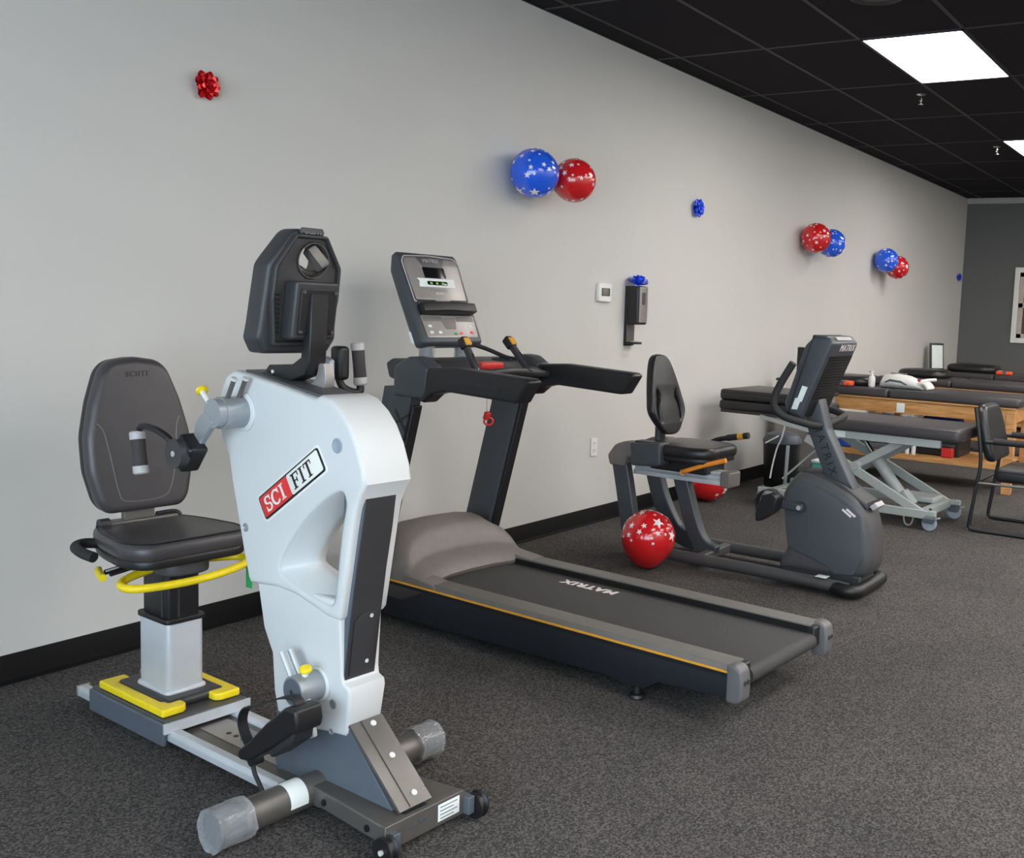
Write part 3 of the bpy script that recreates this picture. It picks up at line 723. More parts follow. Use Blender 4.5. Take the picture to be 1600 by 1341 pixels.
# seat
plate('seat_swivel', [rnd(rect(-.075, .085, .70, .93), .07, 6)], 'z', .505, .552, M_char, S, .008)
so = rnd([(-.165, .655), (.165, .655), (.202, .735), (.175, .93), (.125, 1.06), (-.125, 1.06), (-.175, .93), (-.202, .735)], .06, 6)
si = [(p[0] * .97, (p[1] - .86) * .97 + .86) for p in so]
plate('seat_pan', [si], 'z', .550, .582, M_black, S, .010)
plate('seat_cushion', [so], 'z', .572, .632, M_vinyl, S, .026, res=4)
G().tube([Vector((p[0] * .95, (p[1] - .86) * .95 + .86, .6295)) for p in so], .0022, 6, closed=True).obj('seat_piping', M_vinylblk, S)
# backrest
def bsh(q): return Vector((q.x * .935 + .010, q.y + (q.z - .66) * .14, q.z))
bo = rnd([(-.130, .668), (.130, .668), (.158, .70), (.182, .80), (.182, .91), (.155, 1.02), (.118, 1.118), (.085, 1.148), (0, 1.160), (-.085, 1.148), (-.118, 1.118), (-.155, 1.02), (-.182, .91), (-.182, .80), (-.158, .70)], .022, 5)
plate('backrest', [bo], 'y', .965, 1.025, M_vinyl, S, .026, shear=bsh, res=4)
plate('backrest_shell', [[(p[0] * .99, (p[1] - .91) * .99 + .91) for p in bo]], 'y', 1.0, 1.040, M_black, S, .012, shear=bsh)
sw = cr([(-.150, .955, .963), (-.13, .93, .963), (-.115, .86, .963), (-.095, .74, .963), (-.07, .705, .963), (.05, .705, .963), (.09, .74, .963), (.115, .84, .963), (.125, .93, .963), (.140, .965, .963)], 5)
G().tube([bsh(Vector((p.x, .9655, p.y))) for p in sw], .0020, 6).obj('stitch_seam', M_greyfab, S)
text('lettering', 'SCIFIT', bsh(Vector((0, .9648, 1.105))), (1, 0, 0), (0, .14, 1), .026, M_vinylblk, S, .0015, space=1.1)
bx('back_post', -.05, .05, 1.0, 1.022, .585, .74, M_steel, S, .003)
bx('post_clamp', -.105, .125, .985, 1.035, .618, .640, M_steel, S, .005)
G().cyl((-.13, 1.0, .635), (-.10, 1.0, .635), .018, n=20).obj('clamp_knob', M_char2, S)
G().tube(cr([(.06, 1.01, .645), (.12, 1.01, .645), (.135, 1.0, .635), (.137, .995, .615)], 4), .006, 10).obj('latch_rod', M_black, S)
# side handles by the seat
for s in (-1, 1):
    G().tube(cr([(s * .12, .96, .580), (s * .180, .980, .588), (s * .222, .955, .588), (s * .233, .895, .582), (s * .222, .845, .574)], 6), .016, 14).obj('side_handle', M_rubber, S)
# yellow release bow under the seat
G().tube(cr([(-.055, .80, .520), (-.14, .785, .512), (-.195, .745, .505), (-.190, .685, .502), (-.11, .655, .502), (0, .645, .504), (.11, .655, .512), (.175, .68, .520), (.185, .735, .525), (.13, .775, .525), (.06, .80, .525)], 6), .0125, 14).obj('release_bow', M_yellow, S)
for k in (0, 1):
    G().tube([(-.06, .83 + k * .03, .535), (-.185, .825 + k * .03, .520)], .008, 10).obj('lever_rod', M_black, S)
lv = G().tube(cr([(-.180, .905, .518), (-.200, .86, .518), (-.212, .815, .515)], 4), .0115, 12).obj('seat_lever', M_yellow, S)
G().tube([(-.05, .845, .545), (-.19, .84, .527)], .003, 8).obj('lever_cable', M_silver, S)
bx('hanging_tag', .176, .180, .655, .685, .435, .512, M_green, S)

# ------------------------------------------------------------------ treadmill
M_endcap = mat('end_cap_grey', (98, 96, 97), .45, var=.05)
T = thing('treadmill', (3.38, -1.224, 0), -3.9, 'black and grey treadmill with amber side stripe, facing the wall', 'treadmill')
T.scale = (.92, 1, 1)
for s in (-1, 1):
    a, b = sorted((s * .335, s * .372))
    plate('side_cover', [[(.93, .045), (.75, .036), (-.42, .058), (-.50, .060), (-.565, .046), (-.66, .050), (-.72, .088), (-1.0, .100), (-1.0, .196), (.93, .196)]], 'x', a, b, M_navy, T, .004)
    a, b = sorted((s * .268, s * .376))
    plate('foot_rail', [rnd([(a, .186), (b, .186), (b, .208), (b - .012 if s > 0 else b, .217), (a if s > 0 else a + .012, .217)], .005)], 'y', -1.005, .47, M_rail, T, .002)
    bx('side_stripe', *sorted((s * .3735, s * .3785)), -1.005, .93, .1905, .1985, M_amber, T, .001)
    bx('stripe_base', *sorted((s * .372, s * .376)), -1.005, .93, .176, .1905, M_black, T, .001)
    # end cap: rounded nose on the rail end
    a, b = sorted((s * .312, s * .381))
    cap = plate('end_cap', [rnd([(-.998, .092), (-.998, .222), (-1.030, .222), (-1.052, .208), (-1.060, .165), (-1.058, .105), (-1.04, .092)], .010)], 'x', a, b, M_endcap, T, .009, res=3)
    bx('cap_inner', *sorted((s * .262, s * .314)), -1.03, -.99, .135, .212, M_black, T, .006)
    for dz in (0, .024): G().cyl(((a + b) / 2 - .012 + dz, -1.056, .165), ((a + b) / 2 - .012 + dz, -1.0625, .165), .008, n=14).obj('bolt', M_char2, cap)
    # adjustable feet
    for y in (-.615, .80):
        G().lathe([(.028, 0), (.030, .004), (.026, .014), (.014, .018), (.012, .060)], (s * .345, y, 0), (0, 0, 1), 24).obj('levelling_foot', M_black, T)
G().prism([(-1.0, .150), (.60, .150), (.60, .178), (-1.0, .178)], 'x', -.30, .30).obj('deck_board', M_black, T)
bo_ = [(.66, .130), (.66, .188)] + [(-1.012 + .030 * -sin(t * pi / 10), .158 + .030 * cos(t * pi / 10)) for t in range(11)] + [(-1.0, .128)]
plate('running_belt', [bo_], 'x', -.262, .262, M_belt, T, .001)
bx('belt_gap_shade', .260, .272, -1.0, .55, .150, .212, M_inkblack, T); bx('belt_gap_shade', -.272, -.260, -1.0, .55, .150, .212, M_inkblack, T)  # black strips painting the shade between the sunken belt and the rails
text('belt_lettering', 'MATRIX', (.178, -.005, .1884), (0, 1, 0), (-1, 0, 0), .072, M_star, T, .0008, space=1.15, bold=.0035)
G().prism([(-.95, .09), (.62, .05), (.62, .15), (-.95, .15)], 'x', -.335, .335).obj('chassis', M_black, T)
# warning triangle on the near side
q = [(0.0, .013), (-.013, -.010), (.013, -.010)]
frame_plate('warning_mark', [q], (-.3722, .735, .135), (0, -1, 0), (0, 0, 1), .001, M_yellow, T)
# motor hood: a soft wave shape
secs = []
prof = [(.535, .192), (.530, .206), (.545, .226), (.585, .254), (.630, .276), (.652, .292), (.668, .328), (.695, .372), (.735, .398), (.79, .406), (.845, .392), (.90, .355), (.935, .29), (.945, .20), (.945, .12)]
xs = [-.372, -.366, -.35, -.315, -.26, -.15, 0, .15, .26, .315, .35, .366, .372]
ks = [.03, .30, .52, .74, .90, .98, 1, .98, .90, .74, .52, .30, .03]
for x, k in zip(xs, ks):
    ring = []
    for (y, z) in prof:
        yy = y - (abs(x) / .37) ** 3 * .10 * (1 if y < .7 else 0)
        ring.append((x, yy, .198 + (z - .198) * k if z > .198 else z))
    ring += [(x, .60, .12)]
    secs.append(ring)
G().rings(secs).obj('motor_hood', M_greyfab, T, sharp=50)
for s in (-1, 1):
    a, b = sorted((s * .27, s * .374))
    G().prism([(.40, .206), (.42, .219), (.52, .228), (.60, .235), (.60, .196), (.40, .196)], 'x', a, b).obj('hood_tail', M_greyfab, T, .006, 3)
G().obox((-.285, .575, .243), (.030, .004, 0), (0, .006, .003), (0, -.002, .003)).obj('hood_badge', M_bolt, T)
# uprights
UPX = (.568, .925)
for s in (-1, 1):
    a, b = sorted((s * .345, s * .415))
    upo = [(.720, 1.02), (.545, 1.02), (.56, .95), (.757, .226), (.80, .06), (.965, .06), (.925, .24), (.744, .909)]
    o1 = plate('upright', [upo], 'x', a, b, M_frame, T, .012, res=3); DY = -.03 if s < 0 else .012; o1.location.y = DY
    bx('upright_strip', *sorted((s * .350, s * .410)), .0, .001, .0, .001, M_black, T) if False else None
    d = Vector((0, .757 - .56, .226 - .95)).normalized()
    G().beam((s * .380, .548, .95), (s * .380, .745, .226), .052, .012).obj('upright_edge', M_black, T, .003).location.y = DY
text('lettering', 'MATRIX', (-.4152, UPX[0], UPX[1]), (0, -.225, .97), (0, .97, .225), .115, M_inkblack, T, .0015, space=1.25, align='RIGHT')
# head: corner blocks, handrails, dash
for s in (-1, 1):
    a, b = sorted((s * .335, s * .430))
    plate('corner_block', [rnd([(.648, .985), (.470, .985), (.455, 1.01), (.440, 1.112), (.50, 1.148), (.56, 1.152), (.645, 1.108)], .014)], 'x', a, b, M_frame, T, .016, res=3).location.y = -.03 if s < 0 else .012
    a, b = sorted((s * .338, s * .426))
    hr = plate('handrail', [rnd([(.450, 1.112), (.30, 1.122), (-.078, 1.106), (-.094, 1.094), (-.040, 1.012), (-.02, 1.010), (.345, 1.024), (.42, 1.008), (.47, .970), (.50, .975), (.50, 1.10)], .008)], 'x', a, b, M_black, T, .014, res=3); hr.location.y = -.03 if s < 0 else .012
    x = s * .426
    plate('handrail_groove', [rnd([(.41, 1.084), (.05, 1.070), (.05, 1.046), (.40, 1.050)], .008)], 'x', *sorted((x - s * .002, x + s * .003)), M_navy, hr, .001)
dash = plate('dashboard', [rnd([(.42, 1.075), (.43, 1.095), (.55, 1.122), (.72, 1.132), (.76, 1.11), (.74, 1.05), (.60, 1.02), (.45, 1.03)], .012)], 'x', -.34, .34, M_char2, T, .010)
for s in (-1, 1):
    G().lathe([(.050, 0), (.052, .004), (.046, .006), (.040, -.006)], (s * .245, .60, 1.124), (0, -.05, 1), 28).obj('cup_ring', M_black, dash)
bar = G().tube(cr([(-.335, .40, 1.075), (-.22, .385, 1.08), (-.10, .375, 1.086), (0, .37, 1.092), (.12, .375, 1.09), (.25, .385, 1.078), (.335, .40, 1.07)], 5), .0155, 14).obj('pulse_bar', M_char2, T)
for s, yt in ((-1, .455), (1, .50)):
    b0 = Vector((s * .172, .365, 1.085)); t0 = Vector((s * .172, yt, 1.212)); d = (t0 - b0).normalized()
    stk = G().beam(b0, b0 + (t0 - b0) * .86, .030, .026).obj('speed_toggle', M_char2, T, .006, 3)
    G().beam(b0 + (t0 - b0) * .04 + Vector((0, -.012, .006)), b0 + (t0 - b0) * .62 + Vector((0, -.012, .006)), .010, .006).obj('toggle_strip', M_chrome, stk, .001)
    G().beam(b0 + (t0 - b0) * .80, t0 + d * .02, .044, .040).obj('toggle_head', M_black, stk, .010, 3)
    G().beam(b0 + (t0 - b0) * .84 + Vector((0, -.016, .010)), t0 + d * .010 + Vector((0, -.016, .010)), .034, .012).obj('toggle_button', M_amber, stk, .003)
plate('stop_button', [rnd(rect(-.075, .075, .435, .500), .014)], 'z', 1.096, 1.126, M_red, T, .008)
# console
cons = plate('console', [rnd([(.685, 1.200), (.862, 1.566), (.885, 1.588), (.912, 1.572), (.918, 1.50), (.862, 1.385), (.79, 1.245), (.745, 1.168), (.700, 1.180)], .010)], 'x', -.180, .180, M_frame, T, .020, res=3)
cons.scale = (1.09, 1, 1); cons.location = (.012, 0, 0)
fo = Vector((0, .690, 1.214)); fu = Vector((0, .178, .366)).normalized(); fr = Vector((1, 0, 0)); fn = fr.cross(fu)
def fp(name, outs, m, d0=0.0, t=.002, par=cons, bev=.0006): return frame_plate(name, outs, fo + fn * d0, fr, fu, t, m, par, bev)
fp('face_panel', [rnd([(-.150, .185), (.150, .185), (.160, .36), (.148, .388), (0, .398), (-.148, .388), (-.160, .36)], .010)], M_face)
fp('face_rim', [rnd([(-.164, .175), (.164, .175), (.170, .37), (.150, .398), (0, .406), (-.150, .398), (-.170, .37)], .010), rnd([(-.158, .18), (.158, .18), (.164, .368), (.146, .393), (0, .401), (-.146, .393), (-.164, .368)], .010)], M_gripend)
fp('brand_band', [[(-.055, .345), (.060, .345), (.085, .396), (-.085, .396)]], M_char, .002, .0012)
text('lettering', 'MATRIX', fo + fu * .376 + fn * .0034, fr, fu, .026, M_gripend, cons, .0006)
fp('screen', [rect(-.062, .066, .292, .345, .003)], M_screen, .002, .0015)
fp('sticker', [[(-.108, .248), (.108, .248), (.104, .262), (.108, .276), (.110, .290), (-.112, .290), (-.100, .276), (-.106, .262)]], M_paper, .0022, .0016)
fp('display_window', [rnd(rect(-.058, .062, .257, .277), .008)], M_screen, .0038, .0010)
for a in (-.036, -.002, .034): fp('green_mark', [rect(a - .007, a + .007, .262, .272)], mat('green_print', (120, 190, 60), .4), .0048, .0004)
text('lettering', 'PASSPORT', fo + fu * .233 + fn * .002, fr, fu, .019, M_boxgrey, cons, .0006, space=1.2)
text('lettering', 'READY', fo + fu * .218 + fn * .002, fr, fu, .013, M_star, cons, .0006, space=1.3)
sh = plate('shelf', [[(-.150, 0), (.150, 0), (.156, .010), (.156, .045), (0, .058), (-.156, .045), (-.156, .010)]], 'z', 0, .045, M_black, cons, .006, shear=lambda q: fo + fr * q.x + fn * (q.y - .006) + fu * (q.z + .115))
fp('shelf_back', [rect(-.150, .150, .155, .186)], M_char2, .001, .003)
fp('shelf_notch', [[(-.03, .150), (.03, .150), (.045, .186), (-.045, .186)]], M_face, .004, .002)
fp('key_panel', [rnd([(-.150, .006), (.150, .006), (.158, .110), (-.158, .110)], .010)], M_face)
fp('key_strip', [rect(-.150, -.04, .082, .106)], M_greyfab, .002, .001); fp('key_strip', [rect(.045, .150, .082, .106)], M_greyfab, .002, .001)
fp('key_pad', [rnd([(-.03, .045), (.03, .045), (.042, .100), (-.055, .100)], .006)], M_greyfab, .002, .001)
for (a, b, m) in ((-.12, .06, M_paper), (-.12, .03, M_paper), (.12, .06, M_paper), (.12, .03, M_redlogo), (-.07, .03, M_paper), (.02, .024, M_green), (.055, .026, M_orangered)):
    fp('key', [rect(a - .010, a + .010, b - .006, b + .006, .003)], m, .002, .0012)
frame_plate('side_sticker', [rect(-.009, .009, 0, .055)], (-.1805, .752, 1.190), (0, -1, 0), fu, .001, M_paper, cons)
for s in (-1, 1):
    G().cyl((s * .115, .735, 1.11), (s * .115, .742, 1.19), .030, n=20).obj('console_neck', M_frame, T)
    rs = []
    rr = random.Random(11)
    for i in range(5):
        z = 1.125 + i * .016
        rs.append([(s * .115 + cos(2 * pi * j / 16) * (.036 + rr.uniform(-.002, .003)), .736 + sin(2 * pi * j / 16) * (.036 + rr.uniform(-.002, .003)), z) for j in range(16)])
    G().rings(rs).obj('neck_film', M_wrap, T, sharp=20)
G().tube(cr([(.16, .715, 1.19), (.22, .66, 1.165), (.27, .60, 1.135), (.30, .56, 1.128)], 5), .010, 10).obj('console_strut', M_black, T)
# safety cord and clip
G().tube([(0, .47, 1.06), (0, .468, .905)], .0012, 6).obj('safety_cord', M_char, T)
g = G().obox((0, .466, .892), (.014, 0, 0), (0, .010, .004), (0, -.006, .016)).obj('safety_clip', M_red, T, .004)
G().tube(cr([(0.006 + .016 * cos(t), .462 - .012 * cos(t), .868 + .016 * sin(t)) for t in [2 * pi * k / 10 for k in range(10)]], 2, True), .005, 8, closed=True).obj('clip_ring', M_red, T)
# power cord rising at the front
G().tube(cr([(-.30, .965, .47), (-.27, .968, .42), (-.262, .968, .36), (-.30, .965, .31), (-.36, .955, .27)], 6), .006, 10).obj('power_cord', M_black, T)
G().cyl((-.30, .965, .49), (-.298, .965, .465), .009, n=12).obj('cord_plug', M_gripend, T)

# ------------------------------------------------------------------ recumbent bike
B = thing('recumbent_bike', (4.92, -1.4, 0), -1.0, 'charcoal recumbent exercise bike with orange seat lever', 'exercise bike')
for s, x in ((-1, -.165), (1, .205)):
    G().tube([(x, .60, .055), (x, .30, .055), (x, -.3, .055), (x, -.50, .050), (x * .98, -.56, .045)], .032, 16).obj('base_rail', M_char, B)
G().beam((-.165, .29, .058), (.205, .30, .058), .05, .045, (0, 1, 0)).obj('cross_member', M_char, B, .006)
g = G().tube(cr([(-.165, -.49, .045), (-.19, -.56, .043), (-.165, -.605, .042), (-.10, -.612, .042), (.10, -.612, .042), (.19, -.605, .042), (.215, -.56, .043), (.205, -.49, .045)], 5), .033, 18)
g.obj('front_foot', M_black, B)
G().tube([(-.16, .735, .032), (.24, .735, .032)], .030, 16).obj('rear_foot', M_black, B)
frame_plate('foot_label', [rect(-.028, .028, -.06, .0, .004)], (-.165, -.395, .0865), (1, 0, 0), (0, 1, 0), .002, M_paper, B)
def legbar(pts, x, w, t, nm='frame_leg'):
    rs = []; P = [Vector((x, a, b)) for a, b in pts]
    return G().ribbon(cr([(x, a, b) for a, b in pts], 5), t, w).obj(nm, M_frame, B, .008, 3)
legbar([(.845, .56), (.80, .36), (.765, .19), (.735, .05)], -.125, .100, .055)
legbar([(.835, .56), (.80, .44), (.745, .28), (.665, .14), (.60, .085), (.50, .060)], .175, .100, .055)
legbar([(.515, .49), (.455, .30), (.40, .16), (.345, .09), (.27, .060)], -.005, .088, .060)
for x in (-.125, .175):
    plate('leg_cap', [rnd([(.909, .555), (.862, .618), (.800, .643), (.690, .648), (.690, .560), (.775, .555), (.790, .500), (.893, .500)], .016)], 'x', x - .042, x + .042, M_greyfab, B, .012)
plate('bottle_tray', [rnd([(.715, .652), (.520, .665), (.515, .545), (.545, .535), (.700, .525)], .012)], 'x', -.235, -.130, M_frame, B, .010)
bx('tray_hollow', -.222, -.145, .56, .69, .648, .664, M_inkblack, B, .004)
plate('seat_track', [rnd([(-.055, .448), (.055, .448), (.055, .470), (.040, .480), (.040, .500), (.055, .508), (.055, .518), (-.055, .518), (-.055, .508), (-.040, .500), (-.040, .480), (-.055, .470)], .002)], 'y', .235, .80, M_silver, B, .001)
bx('track_end', -.062, .062, .175, .240, .440, .525, M_greyfab, B, .010)
bx('seat_carriage', -.11, .11, .30, .66, .500, .585, M_black, B, .012)
G().tube(cr([(-.13, .43, .510), (-.145, .40, .522), (-.150, .30, .560), (-.150, .16, .605)], 5), .013, 12).obj('seat_lever', M_orange, B)
G().cyl((-.10, .44, .505), (-.135, .43, .508), .016, n=14).obj('lever_pivot', M_amber, B)
so = rnd([(-.155, .24), (.155, .24), (.205, .34), (.205, .58), (.16, .66), (-.16, .66), (-.205, .58), (-.205, .34)], .05, 6)
plate('seat_cushion', [so], 'z', .588, .655, M_vinylblk, B, .028, res=4)
plate('seat_base', [[(p[0] * .95, (p[1] - .45) * .95 + .45) for p in so]], 'z', .568, .60, M_black, B, .008)
def rsh(q): return Vector((q.x, q.y + (q.z - .69) * .23, q.z))
half = [(.0, .688), (.055, .695), (.105, .728), (.172, .812), (.160, .90), (.130, 1.0), (.093, 1.085), (.055, 1.122), (.0, 1.132)]
bo = [(p.x, p.y) for p in cr([(a, b, 0) for a, b in half], 5)]
bo = bo + [(-x, y) for x, y in bo[::-1]][1:-1]
def slot(s): return [(s * a * .87, b) for a, b in ([(p.x, p.y) for p in cr([(.085, .90, 0), (.115, .94, 0), (.128, .90, 0), (.148, .83, 0), (.135, .785, 0), (.115, .77, 0), (.118, .81, 0), (.108, .86, 0)], 3, True)])]
plate('backrest', [bo, slot(1), slot(-1)], 'y', .575, .625, M_vinylblk, B, .016, shear=rsh, res=3)
bx('back_bracket', -.075, .075, .645, .685, .76, .95, M_black, B, .010)
G().cyl((-.02, .665, .58), (-.02, .665, .80), .020, n=16).obj('back_post', M_char2, B)
G().cyl((.025, .665, .58), (.025, .665, .80), .016, n=16).obj('back_post', M_char2, B)
for s in (1,):
    G().tube(cr([(s * .12, .56, .575), (s * .215, .52, .600), (s * .245, .44, .650), (s * .25, .36, .672)], 5), .015, 12).obj('side_handle', M_black, B)
    g = G().tube([(s * .25, .37, .670), (s * .25, .235, .697)], .0185, 14).obj('hand_grip', M_rubber, B)
    G().cyl((s * .25, .30, .684), (s * .25, .265, .691), .0192, n=14).obj('pulse_pad', M_amber if s > 0 else M_chrome, g)
hs = [(-.150, .46), (-.205, .552), (-.245, .588), (-.33, .582), (-.46, .538), (-.565, .478), (-.622, .385), (-.650, .24), (-.642, .14), (-.56, .085), (-.21, .068), (-.150, .085), (-.168, .14), (-.192, .21), (-.176, .34)]
ho = [(p.x, p.y) for p in cr([(a, b, 0) for a, b in hs], 3, True)]
plate('drive_housing', [ho], 'x', -.112, .112, M_char, B, .045, res=4)
pnl = [(-.205, .515), (-.245, .55), (-.36, .520), (-.48, .462), (-.585, .415), (-.605, .30), (-.615, .21), (-.57, .105), (-.47, .095), (-.42, .135), (-.21, .195), (-.200, .22), (-.182, .34), (-.175, .43)]
for s in (-1, 1):
    sp = plate('side_panel', [rnd(pnl, .012)], 'x', *sorted((s * .100, s * .119)), M_bluegrey if s > 0 else mat('housing_panel', (72, 74, 78), .42, var=.04, bump=.06, bscale=600), B, .004)
    if s < 0:
        for k in (0, 1):
            a = Vector((-.1195, -.515 - k * .022, .415 + k * .004))
            G().obox(a, (.0008, 0, 0), (0, -.024, -.016), (0, -.0030, .0045)).obj('badge_bar', M_star, sp)
plate('top_trim', [[(-.175, .515), (-.250, .596), (-.34, .592), (-.475, .546), (-.60, .470), (-.605, .440), (-.47, .515), (-.33, .56), (-.25, .565), (-.195, .50)]], 'x', -.085, .085, M_char2, B, .008)
G().obox((0, -.628, .452), (.05, 0, 0), (0, .014, -.012), (0, .010, .010)).obj('nose_cap', M_gripend, B, .004)
bx('base_skirt', -.10, .10, -.60, -.16, .045, .100, M_char2, B, .008)
for y in (-.44, -.54): G().cyl((-.111, y, .14 - (y < -.5) * .02), (-.1145, y, .14 - (y < -.5) * .02), .005, n=10).obj('screw', M_inkblack, B)
# mast
plate('mast', [rnd([(-.300, .97), (-.222, .97), (-.250, .80), (-.365, .555), (-.515, .520), (-.490, .565), (-.352, .81)], .006)], 'x', -.047, .047, M_frame, B, .006)
text('lettering', 'MATRIX', (-.0475, -.350, .712), (0, -.40, -.915), (0, -.915, .40), .062, M_inkblack, B, .0012, space=1.35)
# console
bcon = plate('console', [rnd([(-.262, 1.238), (-.165, .938), (-.185, .888), (-.262, .868), (-.398, 1.205), (-.415, 1.252), (-.382, 1.286), (-.312, 1.288)], .014)], 'x', -.172, .165, M_frame, B, .020, res=3)
plate('console_split', [[(-.306, 1.2895), (-.186, .886), (-.192, .886), (-.313, 1.2895)]], 'x', -.1735, .1665, M_inkblack, bcon, .0008)
bu = Vector((0, -.136, .337)).normalized(); bn = Vector((0, -1, 0)); bn = (bn - bu * bn.dot(bu)).normalized(); brr = Vector((1, 0, 0))
bo0 = Vector((0, -.262, .868))
frame_plate('back_vent', [rnd([(-.145, .10), (.140, .10), (.146, .345), (-.150, .345)], .008)], bo0 + bn * .0005, brr, bu, .002, M_inkblack, bcon, .0005)
for k in range(14): frame_plate('vent_rib', [rect(-.140, .136, .115 + k * .016, .121 + k * .016)], bo0 + bn * .002, brr, bu, .0018, M_black, bcon, .0004)
frame_plate('back_lower', [rnd([(-.140, .01), (.135, .01), (.140, .098), (-.145, .098)], .006)], bo0 + bn * .0005, brr, bu, .003, M_black, bcon, .0006)
text('lettering', 'MATRIX', Vector((.03, -.408, 1.2265)) + Vector((0, -.0005, 0)), brr, (0, -.34, .94), .050, M_star, bcon, .0012, space=1.1)
frame_plate('top_label', [rect(-.09, .10, 0, .022, .004)], (0, -.404, 1.2665), brr, (0, .7, .72), .0015, M_gripend, bcon)
frame_plate('side_sticker', [[(-.022, -.05), (.010, -.05), (.010, -.01), (.020, -.006), (.024, .072), (-.008, .078), (-.010, .012), (-.022, .010)]], (-.1723, -.246, .960), (0, -1, 0), (0, -.30, .95), .0012, M_paper, bcon)
hbp = [(-.238, -.236, 1.148), (-.24, -.185, 1.06), (-.24, -.146, .975), (-.238, -.150, .915), (-.215, -.195, .876), (-.165, -.255, .852), (-.09, -.305, .832), (0, -.318, .828), (.09, -.325, .836), (.175, -.340, .853), (.228, -.335, .866), (.238, -.290, .880), (.24, -.20, .905), (.24, -.146, .97), (.24, -.185, 1.06), (.238, -.236, 1.148)]
G().tube(cr(hbp, 5), .0195, 14).obj('handlebar', M_rubber, B)
# cranks and pedals
for s in (-1, 1):
    hub = Vector((s * .118, -.268, .411)); dv = Vector((0, 1, .03)) if s < 0 else Vector((0, -1, -.03))
    G().cyl(hub - Vector((s * .01, 0, 0)), hub + Vector((s * .022, 0, 0)), .030, n=24).obj('crank_hub', M_char2, B)
    e = hub + dv * .135 + Vector((s * .014, 0, 0))
    ca = G().beam(hub + Vector((s * .020, 0, 0)) - dv * .02, e, .022, .040).obj('crank_arm', M_frame, B, .008, 3)
    G().cyl(hub + Vector((s * .030, 0, 0)), hub + Vector((s * .034, 0, 0)), .012, n=16).obj('bolt', M_gripend, ca)
    x0, x1 = sorted((s * .150, s * .240)); c = e
    if s < 0:
        g = G().prism([(c.y - .055, c.z + .045), (c.y - .020, c.z + .068), (c.y + .030, c.z + .05), (c.y + .065, c.z - .045), (c.y + .060, c.z - .085), (c.y + .030, c.z - .080), (c.y - .035, c.z - .030)], 'x', x0, x1)
    else:
        g = G().box(x0, x1, c.y - .05, c.y + .05, c.z - .012, c.z + .012)
    pe = g.obj('pedal', M_black, B, .006)
    xm = (x0 + x1) / 2
    G().ribbon(cr([(xm, c.y - .045, c.z + .03), (xm, c.y - .02, c.z + .075), (xm, c.y + .04, c.z + .07), (xm, c.y + .075, c.z + .02), (xm, c.y + .06, c.z - .05), (xm, c.y + .035, c.z - .068)] if s < 0 else [(xm, c.y - .045, c.z), (xm, c.y - .04, c.z + .06), (xm, c.y, c.z + .08), (xm, c.y + .04, c.z + .06), (xm, c.y + .045, c.z)], 5), .05, .005).obj('foot_strap', M_rubber, pe)

# ------------------------------------------------------------------ balloons
def balloon(name, m, r, loc, axis, label, group, seed, taper=1.0, big=1):
    """latex balloon; axis points from knot to crown"""
    ax = Vector(axis).normalized(); q = Vector((0, 0, 1)).rotation_difference(ax).to_matrix()
    root = thing(name, (0, 0, 0), 0, label, 'balloon', group); root.location = loc
    def P(phi, lam, k=1.0):
        c = cos(phi); rr = sin(phi); 
        if c < 0:
            t = -c; rr *= 1 - .10 * taper * t * t; c = c * (1 + .16 * taper * t)
        return q @ Vector((rr * cos(lam), rr * sin(lam), c)) * (r * k)
    n, mth = 36, 22; rs = []
    for i in range(1, mth):
        phi = pi * i / mth
        rs.append([P(phi, 2 * pi * j / n) for j in range(n)])
    G().rings(rs).obj('latex_skin', m, root, sharp=60)
    kb = P(pi, 0); d = kb.normalized()
    G().lathe([(.004, -.004), (.006, .004), (.004, .008), (.010, .016), (.008, .016)], kb * .985, d, 12).obj('knot', m, root)
    rr = random.Random(seed); g = G(); placed = []
    sizes = [.27] * big + [.24] * big + [.15] * 6 + [.12] * 10 + [.075] * 22
    for sz in sizes:
        for tr in range(60):
            u = rr.uniform(.05 if taper > 1 else -.35, 1); lam = rr.uniform(0, 2 * pi); phi = math.acos(u)
            c = Vector((sin(phi) * cos(lam), sin(phi) * sin(lam), u))
            if all((c - o).length > sz + s2 + .03 for o, s2 in placed): break
        else: continue
        placed.append((c, sz)); a = c.orthogonal().normalized(); b = c.cross(a); rot = rr.uniform(0, 2 * pi)
        vs = []; 
        def onb(v):
            v = v.normalized(); return P(math.acos(max(-1, min(1, v.z))), math.atan2(v.y, v.x), 1.004)
        vs.append(onb(c))
        for ringk in (.5, 1.0):
            for k in range(10):
                rad = sz * (1 if k % 2 == 0 else .42) * ringk; t = rot + k * pi / 5
                vs.append(onb(c + (a * cos(t) + b * sin(t)) * rad))
        fs = [(0, 1 + k, 1 + (k + 1) % 10) for k in range(10)] + [(1 + k, 11 + k, 11 + (k + 1) % 10, 1 + (k + 1) % 10) for k in range(10)]
        g.add(vs, fs)
    tag(g.obj('star_print', M_star, root, sharp=80), kind='stuff')
    return root
gw = 'balloons on the wall'
balloon('balloon', M_bluebal, .134, (4.487, -.137, 2.088), (-.55, -.8, .1), 'blue star balloon of the nearest wall pair', gw, 3)
balloon('balloon', M_redbal, .122, (4.730, -.226, 2.078), (-.1, -.95, .1), 'red star balloon of the nearest wall pair', gw, 8)
balloon('balloon', M_redbal, .132, (8.472, -.135, 2.060), (-.7, -.7, .0), 'red balloon in front of a blue one, middle wall pair', gw, 12)
balloon('balloon', M_bluebal, .126, (8.730, -.180, 2.035), (-.1, -.95, .0), 'blue balloon behind a red one, middle wall pair', gw, 15)
balloon('balloon', M_bluebal, .126, (10.40, -.130, 1.986), (-.6, -.8, .0), 'blue balloon in front of a red one, farthest wall pair', gw, 21)
